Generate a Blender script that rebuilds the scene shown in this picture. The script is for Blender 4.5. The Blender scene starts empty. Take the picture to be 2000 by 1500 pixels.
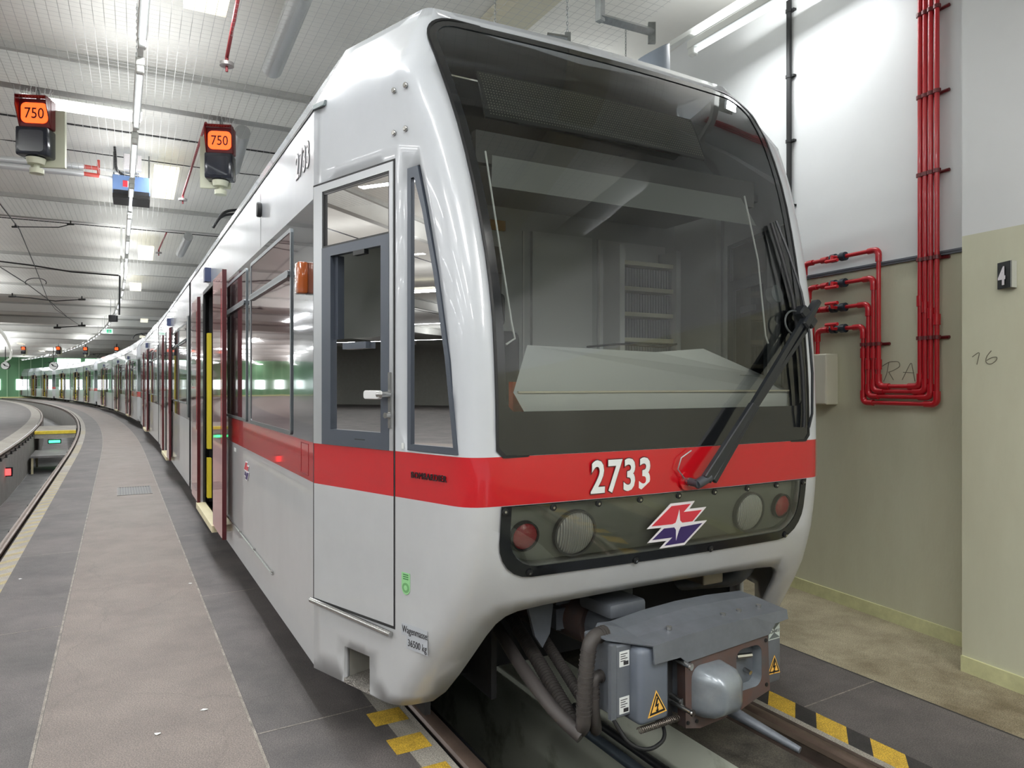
import bpy, bmesh, math, random
from mathutils import Vector, Matrix
from mathutils.geometry import delaunay_2d_cdt
R = math.radians
random.seed(7)
sc = bpy.context.scene
C = sc.collection
EYE = 1.65

# ------------------------------------------------------------------ camera, world, exposure
cd = bpy.data.cameras.new('camera'); cam = bpy.data.objects.new('camera', cd); C.objects.link(cam)
cam.location = (0, 0, EYE); cam.rotation_euler = (R(90), 0, 0)
cd.sensor_width = 36; cd.lens = 36*1400/2000; cd.clip_start = .05; cd.clip_end = 400
sc.camera = cam
W = bpy.data.worlds.new('World'); sc.world = W; W.use_nodes = True
bg = W.node_tree.nodes['Background']; bg.inputs[0].default_value = (.93, .97, 1, 1); bg.inputs[1].default_value = .85
sc.view_settings.view_transform = 'Standard'; sc.view_settings.look = 'None'
sc.view_settings.exposure = 0.0; sc.view_settings.gamma = 1
sc.view_settings.use_curve_mapping = False
cy = sc.cycles
cy.use_denoising = True; cy.max_bounces = 7; cy.diffuse_bounces = 4; cy.glossy_bounces = 3
cy.transmission_bounces = 4; cy.transparent_max_bounces = 16; cy.caustics_reflective = False; cy.caustics_refractive = False
cy.sample_clamp_indirect = 4; cy.use_adaptive_sampling = True; cy.adaptive_threshold = .04
ROW_POWER = 23.0      # watts of each ceiling luminaire
SKY_POWER = 70.0     # watts of each skylight

# ------------------------------------------------------------------ frames
WV = Vector((.876, .482)); DV = Vector((-.482, .876)); OO = Vector((.231, 4.159))
YAW = math.atan2(.482, .876)
S_BEND, RAD = 15.0, 330.0
def T(l, s):
    """track frame: l across (right +), s along the track away from the viewer; the track bends left beyond s = 15"""
    if s <= S_BEND:
        return OO + WV*l + DV*s
    a = (s-S_BEND)/RAD
    c = OO + DV*S_BEND
    p = c + DV*(RAD*math.sin(a)) - WV*(RAD*(1-math.cos(a)))
    wv = WV*math.cos(a) + DV*math.sin(a)
    return p + wv*l
def head(s): return YAW + max(0, s-S_BEND)/RAD
NH = Vector((.8862, .4633)); AH = Vector((-.4633, .8862))      # hall frame (beams run along NH)
def HP(n, a): return NH*n + AH*a
HYAW = math.atan2(.4633, .8862)
NW = Vector((.9245, .381)); AW = Vector((-.381, .9245))        # side wall frame
WYAW = math.atan2(.381, .9245)
def WP(n, a): return NW*n + AW*a
WALL_N = 4.33
ZC = 5.05

# ------------------------------------------------------------------ materials
def lin(c):
    return tuple((x/255/12.92 if x/255 <= .04045 else ((x/255+.055)/1.055)**2.4) for x in c)
MATS = {}
def mat(name, col, rough=.5, metal=0, noise=0, nscale=4, col2=None, bump=0, bscale=30, coat=0, spec=.5, emit=0, stretch=None, thr=None):
    if name in MATS: return MATS[name]
    m = bpy.data.materials.new(name); m.use_nodes = True
    nt = m.node_tree; b = nt.nodes['Principled BSDF']
    c = lin(col) + (1,)
    b.inputs['Base Color'].default_value = c
    b.inputs['Roughness'].default_value = rough; b.inputs['Metallic'].default_value = metal
    b.inputs['Coat Weight'].default_value = coat; b.inputs['Coat Roughness'].default_value = .04
    b.inputs['Specular IOR Level'].default_value = spec
    tc = None
    def coords():
        t = nt.nodes.new('ShaderNodeTexCoord'); mp = nt.nodes.new('ShaderNodeMapping')
        nt.links.new(t.outputs['Object'], mp.inputs['Vector'])
        if stretch: mp.inputs['Scale'].default_value = stretch
        return mp.outputs['Vector']
    if noise or col2:
        v = coords()
        n = nt.nodes.new('ShaderNodeTexNoise'); n.inputs['Scale'].default_value = nscale; n.inputs['Detail'].default_value = 6
        n.inputs['Roughness'].default_value = .65
        nt.links.new(v, n.inputs['Vector'])
        cr = nt.nodes.new('ShaderNodeValToRGB')
        lo, hi = thr if thr else (.3, .7)
        cr.color_ramp.elements[0].position = lo; cr.color_ramp.elements[1].position = hi
        if col2: cr.color_ramp.elements[0].color = lin(col2)+(1,); cr.color_ramp.elements[1].color = c
        else:
            cr.color_ramp.elements[0].color = tuple(x*(1-noise) for x in c[:3])+(1,)
            cr.color_ramp.elements[1].color = tuple(min(1, x*(1+noise)) for x in c[:3])+(1,)
        nt.links.new(n.outputs['Fac'], cr.inputs['Fac']); nt.links.new(cr.outputs['Color'], b.inputs['Base Color'])
    if bump:
        v = coords()
        n2 = nt.nodes.new('ShaderNodeTexNoise'); n2.inputs['Scale'].default_value = bscale; n2.inputs['Detail'].default_value = 2
        nt.links.new(v, n2.inputs['Vector'])
        bp = nt.nodes.new('ShaderNodeBump'); bp.inputs['Strength'].default_value = bump; bp.inputs['Distance'].default_value = .02
        nt.links.new(n2.outputs['Fac'], bp.inputs['Height']); nt.links.new(bp.outputs['Normal'], b.inputs['Normal'])
    if emit:
        b.inputs['Emission Color'].default_value = c; b.inputs['Emission Strength'].default_value = emit
    MATS[name] = m; return m
def glassmat(name, tint, refl=.06, rough=0.0, wob=0):
    if name in MATS: return MATS[name]
    m = bpy.data.materials.new(name); m.use_nodes = True; nt = m.node_tree
    nt.nodes.remove(nt.nodes['Principled BSDF']); out = nt.nodes['Material Output']
    tr = nt.nodes.new('ShaderNodeBsdfTransparent'); tr.inputs[0].default_value = tuple(tint)+(1,)
    gl = nt.nodes.new('ShaderNodeBsdfGlossy'); gl.inputs['Roughness'].default_value = rough; gl.inputs[0].default_value = (1, 1, 1, 1)
    fr = nt.nodes.new('ShaderNodeFresnel'); fr.inputs[0].default_value = 1.52
    ad = nt.nodes.new('ShaderNodeMath'); ad.operation = 'ADD'; ad.inputs[1].default_value = refl; ad.use_clamp = True
    mx = nt.nodes.new('ShaderNodeMixShader')
    if wob:
        tc = nt.nodes.new('ShaderNodeTexCoord'); n = nt.nodes.new('ShaderNodeTexNoise'); n.inputs['Scale'].default_value = 1.6
        bp = nt.nodes.new('ShaderNodeBump'); bp.inputs['Strength'].default_value = wob; bp.inputs['Distance'].default_value = .02
        nt.links.new(tc.outputs['Object'], n.inputs['Vector']); nt.links.new(n.outputs['Fac'], bp.inputs['Height'])
        nt.links.new(bp.outputs['Normal'], gl.inputs['Normal'])
    nt.links.new(fr.outputs[0], ad.inputs[0]); nt.links.new(ad.outputs[0], mx.inputs[0])
    nt.links.new(tr.outputs[0], mx.inputs[1]); nt.links.new(gl.outputs[0], mx.inputs[2]); nt.links.new(mx.outputs[0], out.inputs[0])
    MATS[name] = m; return m

WHITE = mat('body_white', (192, 196, 201), .22, noise=.04, nscale=2.5, bump=.12, bscale=1.3, coat=.6)
GREYB = mat('body_grey', (186, 188, 190), .28, noise=.05, nscale=3, bump=.12, bscale=1.2, coat=.5)
RED = mat('body_red', (182, 16, 28), .22, coat=.6, bump=.08, bscale=1.5)
BAND = mat('window_band_grey', (92, 97, 105), .1, metal=.55, bump=.25, bscale=2.2, stretch=(1, .5, 1.2), coat=.8)
FRAMEG = mat('dark_grey_frame', (74, 80, 90), .35, metal=.2)
SILVER = mat('silver_frame', (190, 193, 196), .3, metal=.5)
CHROME = mat('brushed_steel', (190, 190, 188), .25, metal=1)
BLACK = mat('black_rubber', (22, 23, 25), .5)
BLACKG = mat('black_gloss', (20, 22, 24), .12)
FRIT = mat('frit_black', (26, 28, 30), .12, coat=.5)
SIDEGLASS = mat('side_window_glass', (140, 92, 100), .03, metal=.75, bump=.06, bscale=2.0, coat=1, stretch=(1, .6, 1))
DOORRED = mat('door_red', (196, 44, 56), .15, coat=1, bump=.05, bscale=2.5)
REDGLASS = mat('door_glass', (150, 60, 70), .06, metal=.3, coat=1)
DARK = mat('underbody_dark', (38, 38, 40), .8, noise=.3, nscale=9)
WSHIELD = glassmat('windshield_glass', (.76, .79, .77), .035, wob=.15)
CABGLASS = glassmat('cab_glass', (.8, .8, .8), .0)
MASKGLASS = glassmat('lamp_cover_glass', (.9, .92, .88), .03, wob=.1)
INTGREY = mat('cab_interior_grey', (205, 207, 206), .6)
INTDARK = mat('cab_interior_dark', (70, 71, 73), .7)
DASH = mat('dashboard_pale', (214, 216, 214), .45)
ORANGE = mat('orange_reflection', (205, 84, 34), .5)
YELLOW = mat('yellow_pole', (225, 205, 60), .4)
CREAM = mat('cream_metal', (222, 212, 176), .5, noise=.08)
CGREY = mat('coupler_grey', (104, 109, 116), .42, metal=.2, noise=.12, nscale=12)
CGREYL = mat('coupler_light_grey', (135, 142, 148), .3, metal=.3, noise=.12, nscale=14, coat=.3)
RUST = mat('coupler_rust', (96, 70, 62), .65, col2=(78, 74, 74), nscale=9)
RUSTRAIL = mat('rail_steel', (112, 96, 86), .42, metal=.6, noise=.25, nscale=6)
RAILDARK = mat('rail_foot', (64, 52, 46), .8, noise=.3, nscale=8)
STICKY = mat('sticker_yellow', (244, 190, 88), .5)
LAMPRED = mat('tail_lamp_red', (190, 40, 54), .12, coat=.8, bump=.3, bscale=60)
MASKBACK = mat('lamp_panel_grey', (140, 144, 136), .5)
CEIL = mat('ceiling_paint', (224, 223, 217), .8, noise=.05, nscale=1.1)
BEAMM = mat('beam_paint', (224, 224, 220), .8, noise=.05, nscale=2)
BEAM_SHADE = mat('beam_underside_shade', (172, 172, 168), .8, noise=.08, nscale=3)  # greyer beam paint: the shade of the underside is put into the colour
WALLW = mat('wall_white', (218, 220, 220), .85, noise=.03, nscale=1.2)
WALLG = mat('wall_green_paint', (206, 207, 184), .55, col2=(190, 188, 164), nscale=1.2, bump=.06, bscale=60, stretch=(1, 1, .35))
SKIRT = mat('wall_foot_green', (204, 204, 158), .6, noise=.15, nscale=8)
FARGREEN = mat('gate_green', (108, 158, 118), .6)
PALEGREEN = mat('pit_wall_green', (238, 242, 224), .7, col2=(188, 192, 168), nscale=3, thr=(.3, .46))
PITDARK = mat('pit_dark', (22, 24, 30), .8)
REDPIPE = mat('red_plastic_pipe', (176, 22, 34), .3, coat=.3)
REDCLIP = mat('dark_red_clamp', (98, 24, 28), .4)
BLUEV = mat('valve_blue_grey', (38, 50, 62), .4)
GALV = mat('galvanised_steel', (146, 150, 150), .4, metal=.7, noise=.15, nscale=18)
LAMPW = mat('luminaire_white', (226, 228, 224), .4)
TUBE = mat('fluorescent_tube', (246, 250, 255), .3, emit=1.5)
SIGBEIGE = mat('signal_beige', (206, 208, 186), .5)
SIGRED = mat('signal_hood_red', (96, 10, 22), .35)
SIGLENS = mat('signal_lens', (255, 92, 36), .3, emit=2.0)
SIGDARK = mat('signal_dark', (24, 28, 40), .18)
WINLIT = mat('daylight_window', (240, 250, 252), .3, emit=3.2)
SKYL = mat('skylight_panel', (246, 242, 220), .3, emit=.75)
PAPER = mat('label_white', (225, 228, 226), .5)
TEXTD = mat('text_dark', (50, 48, 50), .5)
LWHITE = mat('logo_white', (236, 232, 236), .4)
LRED = mat('logo_red', (205, 54, 68), .4)
LBLUE = mat('logo_blue', (58, 42, 100), .4)

def floor_mat(name, col, col2, crack=True, seam=0, nscale=2.2, speck=True):
    m = bpy.data.materials.new(name); m.use_nodes = True; nt = m.node_tree; b = nt.nodes['Principled BSDF']
    b.inputs['Roughness'].default_value = .62
    g = nt.nodes.new('ShaderNodeNewGeometry')
    n1 = nt.nodes.new('ShaderNodeTexNoise'); n1.inputs['Scale'].default_value = nscale; n1.inputs['Detail'].default_value = 8; n1.inputs['Roughness'].default_value = .7
    n2 = nt.nodes.new('ShaderNodeTexNoise'); n2.inputs['Scale'].default_value = 160; n2.inputs['Detail'].default_value = 3
    nt.links.new(g.outputs['Position'], n1.inputs['Vector']); nt.links.new(g.outputs['Position'], n2.inputs['Vector'])
    cr = nt.nodes.new('ShaderNodeValToRGB'); cr.color_ramp.elements[0].position = .33; cr.color_ramp.elements[1].position = .62
    cr.color_ramp.elements[0].color = lin(col2)+(1,); cr.color_ramp.elements[1].color = lin(col)+(1,)
    nt.links.new(n1.outputs['Fac'], cr.inputs['Fac'])
    last = cr.outputs['Color']
    if speck:
        c2 = nt.nodes.new('ShaderNodeValToRGB'); c2.color_ramp.elements[0].position = .35; c2.color_ramp.elements[1].position = .75
        c2.color_ramp.elements[0].color = (.6, .6, .6, 1); c2.color_ramp.elements[1].color = (1.6, 1.57, 1.54, 1)
        nt.links.new(n2.outputs['Fac'], c2.inputs['Fac'])
        mx = nt.nodes.new('ShaderNodeMixRGB'); mx.blend_type = 'MULTIPLY'; mx.inputs[0].default_value = 1
        nt.links.new(last, mx.inputs[1]); nt.links.new(c2.outputs['Color'], mx.inputs[2]); last = mx.outputs[0]
    if crack:
        v = nt.nodes.new('ShaderNodeTexVoronoi'); v.feature = 'DISTANCE_TO_EDGE'; v.inputs['Scale'].default_value = .8
        dn = nt.nodes.new('ShaderNodeTexNoise'); dn.inputs['Scale'].default_value = 2.5; dn.inputs['Detail'].default_value = 6
        nt.links.new(g.outputs['Position'], dn.inputs['Vector'])
        av = nt.nodes.new('ShaderNodeMixRGB'); av.inputs[0].default_value = .22
        nt.links.new(g.outputs['Position'], av.inputs[1]); nt.links.new(dn.outputs['Color'], av.inputs[2])
        nt.links.new(av.outputs[0], v.inputs['Vector'])
        c3 = nt.nodes.new('ShaderNodeValToRGB'); c3.color_ramp.elements[0].position = .0; c3.color_ramp.elements[1].position = .006
        c3.color_ramp.elements[0].color = (.86, .86, .86, 1); c3.color_ramp.elements[1].color = (1, 1, 1, 1)
        nt.links.new(v.outputs['Distance'], c3.inputs['Fac'])
        m2 = nt.nodes.new('ShaderNodeMixRGB'); m2.blend_type = 'MULTIPLY'; m2.inputs[0].default_value = 1
        nt.links.new(last, m2.inputs[1]); nt.links.new(c3.outputs['Color'], m2.inputs[2]); last = m2.outputs[0]
    nt.links.new(last, b.inputs['Base Color'])
    bp = nt.nodes.new('ShaderNodeBump'); bp.inputs['Strength'].default_value = .25; bp.inputs['Distance'].default_value = .004
    nt.links.new(n2.outputs['Fac'], bp.inputs['Height']); nt.links.new(bp.outputs['Normal'], b.inputs['Normal'])
    MATS[name] = m; return m
F_LIGHT = floor_mat('walkway_concrete', (124, 115, 109), (107, 99, 94))
F_DARK = floor_mat('rubber_panel', (98, 93, 92), (66, 64, 64), nscale=1.3)
F_CONC = floor_mat('stained_concrete', (176, 168, 144), (108, 97, 76), nscale=1.0)
F_EDGE = floor_mat('edge_concrete', (160, 156, 148), (128, 124, 116), crack=False)
F_LEDGE = floor_mat('ledge_dark', (96, 92, 84), (58, 56, 52), crack=False, nscale=6)
F_YEL = floor_mat('hazard_yellow', (206, 170, 60), (170, 140, 52), crack=False, nscale=14)
F_YELW = floor_mat('hazard_yellow_worn', (172, 158, 112), (140, 132, 110), crack=False, nscale=10)
F_BLK = floor_mat('hazard_black', (52, 50, 50), (38, 37, 37), crack=False, nscale=14)
F_SEAM = floor_mat('joint_strip', (150, 144, 134), (96, 92, 86), crack=False, nscale=9)
F_PIT = floor_mat('pit_floor_grey', (128, 128, 128), (96, 96, 98), crack=False)

# ------------------------------------------------------------------ mesh helpers
def finish(bm, name, mats, parent=None, smooth=None, loc=None, rotz=None):
    me = bpy.data.meshes.new(name); bm.to_mesh(me); bm.free()
    if not isinstance(mats, (list, tuple)): mats = [mats]
    for m in mats: me.materials.append(m)
    if smooth is not None:
        me.shade_smooth(); me.set_sharp_from_angle(angle=R(smooth))
    o = bpy.data.objects.new(name, me); C.objects.link(o)
    if parent is not None: o.parent = parent
    if loc is not None: o.location = loc
    if rotz is not None: o.rotation_euler = (0, 0, rotz)
    return o
def tag(o, label=None, cat=None, group=None, kind=None):
    if label: o['label'] = label
    if cat: o['category'] = cat
    if group: o['group'] = group
    if kind: o['kind'] = kind
    return o
def thing(name, label, cat, loc=(0, 0, 0), rotz=0, group=None):
    o = bpy.data.objects.new(name, None); C.objects.link(o); o.empty_display_size = .1
    o.location = loc; o.rotation_euler = (0, 0, rotz)
    return tag(o, label, cat, group)
def copy_tree(o, parent=None):
    c = o.copy(); C.objects.link(c)
    if parent is not None:
        c.parent = parent; c.matrix_parent_inverse = o.matrix_parent_inverse.copy()
    for ch in list(o.children): copy_tree(ch, c)
    return c
def B(): return bmesh.new()
def quad(bm, pts, mi=0):
    f = bm.faces.new([bm.verts.new(p) for p in pts]); f.material_index = mi; return f
def box(bm, x0, x1, y0, y1, z0, z1, mi=0, f=None):
    P = [(x0, y0, z0), (x1, y0, z0), (x1, y1, z0), (x0, y1, z0), (x0, y0, z1), (x1, y0, z1), (x1, y1, z1), (x0, y1, z1)]
    if f: P = [f(*p) for p in P]
    v = [bm.verts.new(p) for p in P]
    for q in ((0, 3, 2, 1), (4, 5, 6, 7), (0, 1, 5, 4), (1, 2, 6, 5), (2, 3, 7, 6), (3, 0, 4, 7)):
        bm.faces.new([v[i] for i in q]).material_index = mi
    return v
def bevel(bm, w=.01, seg=2):
    bmesh.ops.bevel(bm, geom=list(bm.edges), offset=w, segments=seg, affect='EDGES', profile=.5, clamp_overlap=True)
def prism(bm, pts, f, o0, o1, mi=0, side_mi=None):
    """polygon pts (2d) mapped by f(x, y, off) at two offsets and joined"""
    a = [bm.verts.new(f(x, y, o0)) for x, y in pts]; b = [bm.verts.new(f(x, y, o1)) for x, y in pts]
    n = len(pts)
    bm.faces.new(a[::-1]).material_index = mi; bm.faces.new(b).material_index = mi
    for i in range(n):
        j = (i+1) % n
        bm.faces.new([a[i], a[j], b[j], b[i]]).material_index = mi if side_mi is None else side_mi
def ring(bm, outer, inner, f, o0, o1, mi=0):
    n = len(outer)
    V = [[bm.verts.new(f(x, y, o)) for x, y in loop] for loop in (outer, inner) for o in (o0, o1)]
    a0, a1, b0, b1 = V
    for i in range(n):
        j = (i+1) % n
        for q in ((a1[i], a1[j], b1[j], b1[i]), (a0[j], a0[i], b0[i], b0[j]), (a0[i], a0[j], a1[j], a1[i]), (b0[j], b0[i], b1[i], b1[j])):
            bm.faces.new(q).material_index = mi
def tube(bm, pts, r, seg=10, mi=0, caps=True, r2=None):
    """round bar through a list of 3-d points"""
    pts = [Vector(p) for p in pts]; n = len(pts); rings = []
    up = Vector((0, 0, 1)); prev = None
    for i, p in enumerate(pts):
        if i == 0: t = pts[1]-p
        elif i == n-1: t = p-pts[i-1]
        else: t = (pts[i+1]-p).normalized()+(p-pts[i-1]).normalized()
        t.normalize()
        if prev is None:
            a = t.cross(up)
            if a.length < .05: a = t.cross(Vector((1, 0, 0)))
        else:
            a = prev-t*prev.dot(t)
            if a.length < 1e-4: a = t.cross(up)
        a.normalize(); prev = a.copy(); b = t.cross(a)
        rr = r if r2 is None else r+(r2-r)*i/(n-1)
        rings.append([bm.verts.new(p+a*rr*math.cos(2*math.pi*k/seg)+b*rr*math.sin(2*math.pi*k/seg)) for k in range(seg)])
    for i in range(n-1):
        for k in range(seg):
            q = (k+1) % seg
            bm.faces.new([rings[i][k], rings[i][q], rings[i+1][q], rings[i+1][k]]).material_index = mi
    if caps:
        bm.faces.new(rings[0][::-1]).material_index = mi; bm.faces.new(rings[-1]).material_index = mi
def fillet(pts, rad, seg=6):
    """round the inner corners of a 3-d polyline"""
    pts = [Vector(p) for p in pts]; out = [pts[0]]
    for i in range(1, len(pts)-1):
        p = pts[i]; a = (pts[i-1]-p); b = (pts[i+1]-p)
        d = min(rad, a.length*.49, b.length*.49)
        A = p+a.normalized()*d; Bq = p+b.normalized()*d
        for k in range(seg+1):
            t = k/seg; out.append(A*(1-t)**2+p*2*t*(1-t)+Bq*t*t)
    out.append(pts[-1]); return out
def rrect(x0, x1, y0, y1, r, seg=5):
    out = []
    for cx, cy_, a0 in ((x1-r, y0+r, -90), (x1-r, y1-r, 0), (x0+r, y1-r, 90), (x0+r, y0+r, 180)):
        for k in range(seg+1):
            a = R(a0+90*k/seg); out.append((cx+r*math.cos(a), cy_+r*math.sin(a)))
    return out
def circ(cx, cy_, r, n=20, ry=None):
    return [(cx+r*math.cos(2*math.pi*k/n), cy_+(ry or r)*math.sin(2*math.pi*k/n)) for k in range(n)]
def rotpts(pts, ang, c=(0, 0)):
    ca, sa = math.cos(ang), math.sin(ang)
    return [(c[0]+(x-c[0])*ca-(y-c[1])*sa, c[1]+(x-c[0])*sa+(y-c[1])*ca) for x, y in pts]
def inpoly(x, y, poly):
    c = False; n = len(poly); j = n-1
    for i in range(n):
        xi, yi = poly[i]; xj, yj = poly[j]
        if (yi > y) != (yj > y) and x < (xj-xi)*(y-yi)/(yj-yi)+xi: c = not c
        j = i
    return c
def densify(loop, step, closed=True):
    out = []; n = len(loop)
    for i in range(n if closed else n-1):
        a = loop[i]; b = loop[(i+1) % n]; L = math.hypot(b[0]-a[0], b[1]-a[1]); k = max(1, int(math.ceil(L/step-1e-6)))
        for j in range(k): out.append((a[0]+(b[0]-a[0])*j/k, a[1]+(b[1]-a[1])*j/k))
    if not closed: out.append(loop[-1])
    return out
def segdist(p, a, b):
    dx, dy = b[0]-a[0], b[1]-a[1]; L = dx*dx+dy*dy
    t = 0 if L == 0 else max(0, min(1, ((p[0]-a[0])*dx+(p[1]-a[1])*dy)/L))
    return math.hypot(p[0]-a[0]-t*dx, p[1]-a[1]-t*dy)
def cdt(bm, outer, holes, lines, f, matf, grid=.1):
    """triangulated sheet: outer loop minus hole loops, constraint lines, mapped by f(x, y)"""
    V = []; E = []
    def add(loop, closed=True):
        i0 = len(V); V.extend(Vector(p) for p in loop); n = len(loop)
        for i in range(n if closed else n-1): E.append((i0+i, i0+(i+1) % n))
    add(outer)
    for h in holes: add(h)
    for ln in lines: add(ln, False)
    allseg = []
    for lp, cl in [(outer, 1)]+[(h, 1) for h in holes]+[(l_, 0) for l_ in lines]:
        allseg += [(lp[i], lp[(i+1) % len(lp)]) for i in range(len(lp) if cl else len(lp)-1)]
    xs = [p[0] for p in outer]; ys = [p[1] for p in outer]
    x = min(xs)
    while x < max(xs) and grid:
        y = min(ys)
        while y < max(ys):
            if inpoly(x, y, outer) and not any(inpoly(x, y, h) for h in holes) and all(segdist((x, y), a, b) > grid*.35 for a, b in allseg):
                V.append(Vector((x, y)))
            y += grid
        x += grid
    vo, eo, fo = delaunay_2d_cdt(V, E, [], 0, 1e-6)[:3]
    vm = {}
    for tri in fo:
        cx = sum(vo[i][0] for i in tri)/3; cy_ = sum(vo[i][1] for i in tri)/3
        if not inpoly(cx, cy_, outer) or any(inpoly(cx, cy_, h) for h in holes): continue
        vs = []
        for i in tri:
            if i not in vm: vm[i] = bm.verts.new(f(vo[i][0], vo[i][1]))
            vs.append(vm[i])
        try: bm.faces.new(vs).material_index = matf(cx, cy_)
        except ValueError: pass
def text_mesh(name, s, size, m, parent, M, sx=1, offset=0, extrude=.001, align='LEFT', spacing=1):
    cu = bpy.data.curves.new(name+'_curve', 'FONT'); cu.body = s; cu.size = size; cu.offset = offset; cu.extrude = extrude
    cu.align_x = align; cu.space_character = spacing; cu.resolution_u = 3
    o = bpy.data.objects.new(name+'_tmp', cu); C.objects.link(o)
    dg = bpy.context.evaluated_depsgraph_get(); me = bpy.data.meshes.new_from_object(o.evaluated_get(dg))
    bpy.data.objects.remove(o); bpy.data.curves.remove(cu)
    me.transform(Matrix.Diagonal((sx, 1, 1, 1))); me.transform(M)
    me.materials.clear(); me.materials.append(m)
    ob = bpy.data.objects.new(name, me); C.objects.link(ob)
    if parent is not None: ob.parent = parent
    return ob
def frameM(origin, x, y):
    x = Vector(x).normalized(); y = Vector(y).normalized(); z = x.cross(y)
    m = Matrix.Identity(4)
    for i in range(3): m[i][0] = x[i]; m[i][1] = y[i]; m[i][2] = z[i]; m[i][3] = origin[i]
    return m

ORD = 'first second third fourth fifth sixth seventh eighth ninth tenth eleventh twelfth thirteenth fourteenth fifteenth sixteenth seventeenth eighteenth nineteenth twentieth twenty-first twenty-second twenty-third twenty-fourth twenty-fifth twenty-sixth twenty-seventh twenty-eighth'.split()
# ------------------------------------------------------------------ floor, pits, rails (the setting)
def strip(bm, l0, l1, s0, s1, z=0, mi=0, z1=None, step=None, zb=None):
    """a band of floor along the track"""
    s = s0; pts = []
    while s < s1-1e-6:
        pts.append(s); s += (step or (2.0 if s >= 10 else 3.0))
    pts.append(s1)
    prev = None
    for q in pts:
        a = T(l0, q); b = T(l1, q)
        cur = (bm.verts.new((a.x, a.y, z)), bm.verts.new((b.x, b.y, z if z1 is None else z1)))
        if prev: bm.faces.new([prev[0], prev[1], cur[1], cur[0]]).material_index = mi
        prev = cur
S0, S1 = -9.0, 112.0
bm = B()
# right of the near track
strip(bm, .16, .46, S0, S1, -.02, 4)
strip(bm, .46, .535, S0, S1, -.07, 4)
strip(bm, .66, .725, S0, S1, 0, 3)
s = -.96-.295*24; k = 0
while s < 30:
    L_ = .125 if k % 2 else .17; a, b = s-.03, s+L_-.03
    P = [T(.725, a-.115), T(.865, a), T(.865, b), T(.725, b-.115)]
    quad(bm, [(p.x, p.y, 0) for p in P], 6 if k % 2 else 5); s += L_; k += 1
strip(bm, .725, .865, 30, S1, 0, 1)
strip(bm, .865, 1.47, S0, S1, 0, 1)
strip(bm, 1.47, 1.485, S0, S1, 0, 6)
strip(bm, 1.485, 12, S0, 30, 0, 2)
strip(bm, 1.485, 40, 30, S1, 0, 2)
# left of the near track
strip(bm, -1.06, -.92, S0, S1, 0, 3)
s = -.12
while s > -6:
    a, b = s-.075, s+.075
    P = [T(-1.12, a), T(-.95, a), T(-.95, b), T(-1.12, b)]
    quad(bm, [(p.x, p.y, 0.001) for p in P], 5); s -= .3
strip(bm, -1.63, -1.06, S0, S1, 0, 1)
strip(bm, -1.645, -1.632, S0, S1, 0, 8); strip(bm, -1.632, -1.63, S0, S1, 0, 6)
strip(bm, -2.53, -1.645, S0, S1, 0, 0)
strip(bm, -2.545, -2.532, S0, S1, 0, 8); strip(bm, -2.532, -2.53, S0, S1, 0, 6)
strip(bm, -3.02, -2.545, S0, S1, 0, 1)
strip(bm, -3.16, -3.02, S0, S1, 0, 3)
s = -6.0
while s < 26:
    if not (12.2 < s < 13.4 or 15.2 < s < 16.3 or 19 < s < 24):
        P = [T(-3.16, s-.05), T(-3.02, s+.08), T(-3.02, s+.2), T(-3.16, s+.07)]
        quad(bm, [(p.x, p.y, 0.001) for p in P], 7)
    s += .3
for la, lb2, sa in ((-3.02, -2.545, 2.2), (-1.63, -1.06, 0.0), (.865, 1.47, -1.05), (.865, 1.47, 1.5)):
    for i in range(14):
        q = sa-5+2.5*i if sa != 1.5 else 50
        P = [T(la, q), T(lb2, q+.03), T(lb2, q+.038), T(la, q+.008)]
        quad(bm, [(p.x, p.y, .0012) for p in P], 8)
# beyond the second track
strip(bm, -5.1, -4.68, S0, S1, 0, 3); strip(bm, -7.3, -5.1, S0, S1, 0, 1)
strip(bm, -16, -7.3, S0, S1, 0, 0); strip(bm, -60, -16, S0, S1, 0, 1)
tag(finish(bm, 'floor', [F_LIGHT, F_DARK, F_CONC, F_EDGE, F_LEDGE, F_YEL, F_BLK, F_YELW, F_SEAM]), kind='structure')
# pit under the near track
def wallstrip(bm, l, s0, s1, z0, z1, mi=0, step=3.0):
    s = s0; prev = None
    while True:
        p = T(l, min(s, s1)); cur = (bm.verts.new((p.x, p.y, z0)), bm.verts.new((p.x, p.y, z1)))
        if prev: bm.faces.new([prev[0], cur[0], cur[1], prev[1]]).material_index = mi
        if s >= s1: break
        prev = cur; s += step
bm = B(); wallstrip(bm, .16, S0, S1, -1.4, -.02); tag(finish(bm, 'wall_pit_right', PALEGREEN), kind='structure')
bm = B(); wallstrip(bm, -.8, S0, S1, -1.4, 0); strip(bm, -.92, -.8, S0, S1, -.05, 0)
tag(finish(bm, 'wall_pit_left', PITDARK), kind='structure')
bm = B(); strip(bm, -.8, .16, S0, S1, -1.4); tag(finish(bm, 'floor_pit_near', PITDARK), kind='structure')
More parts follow.
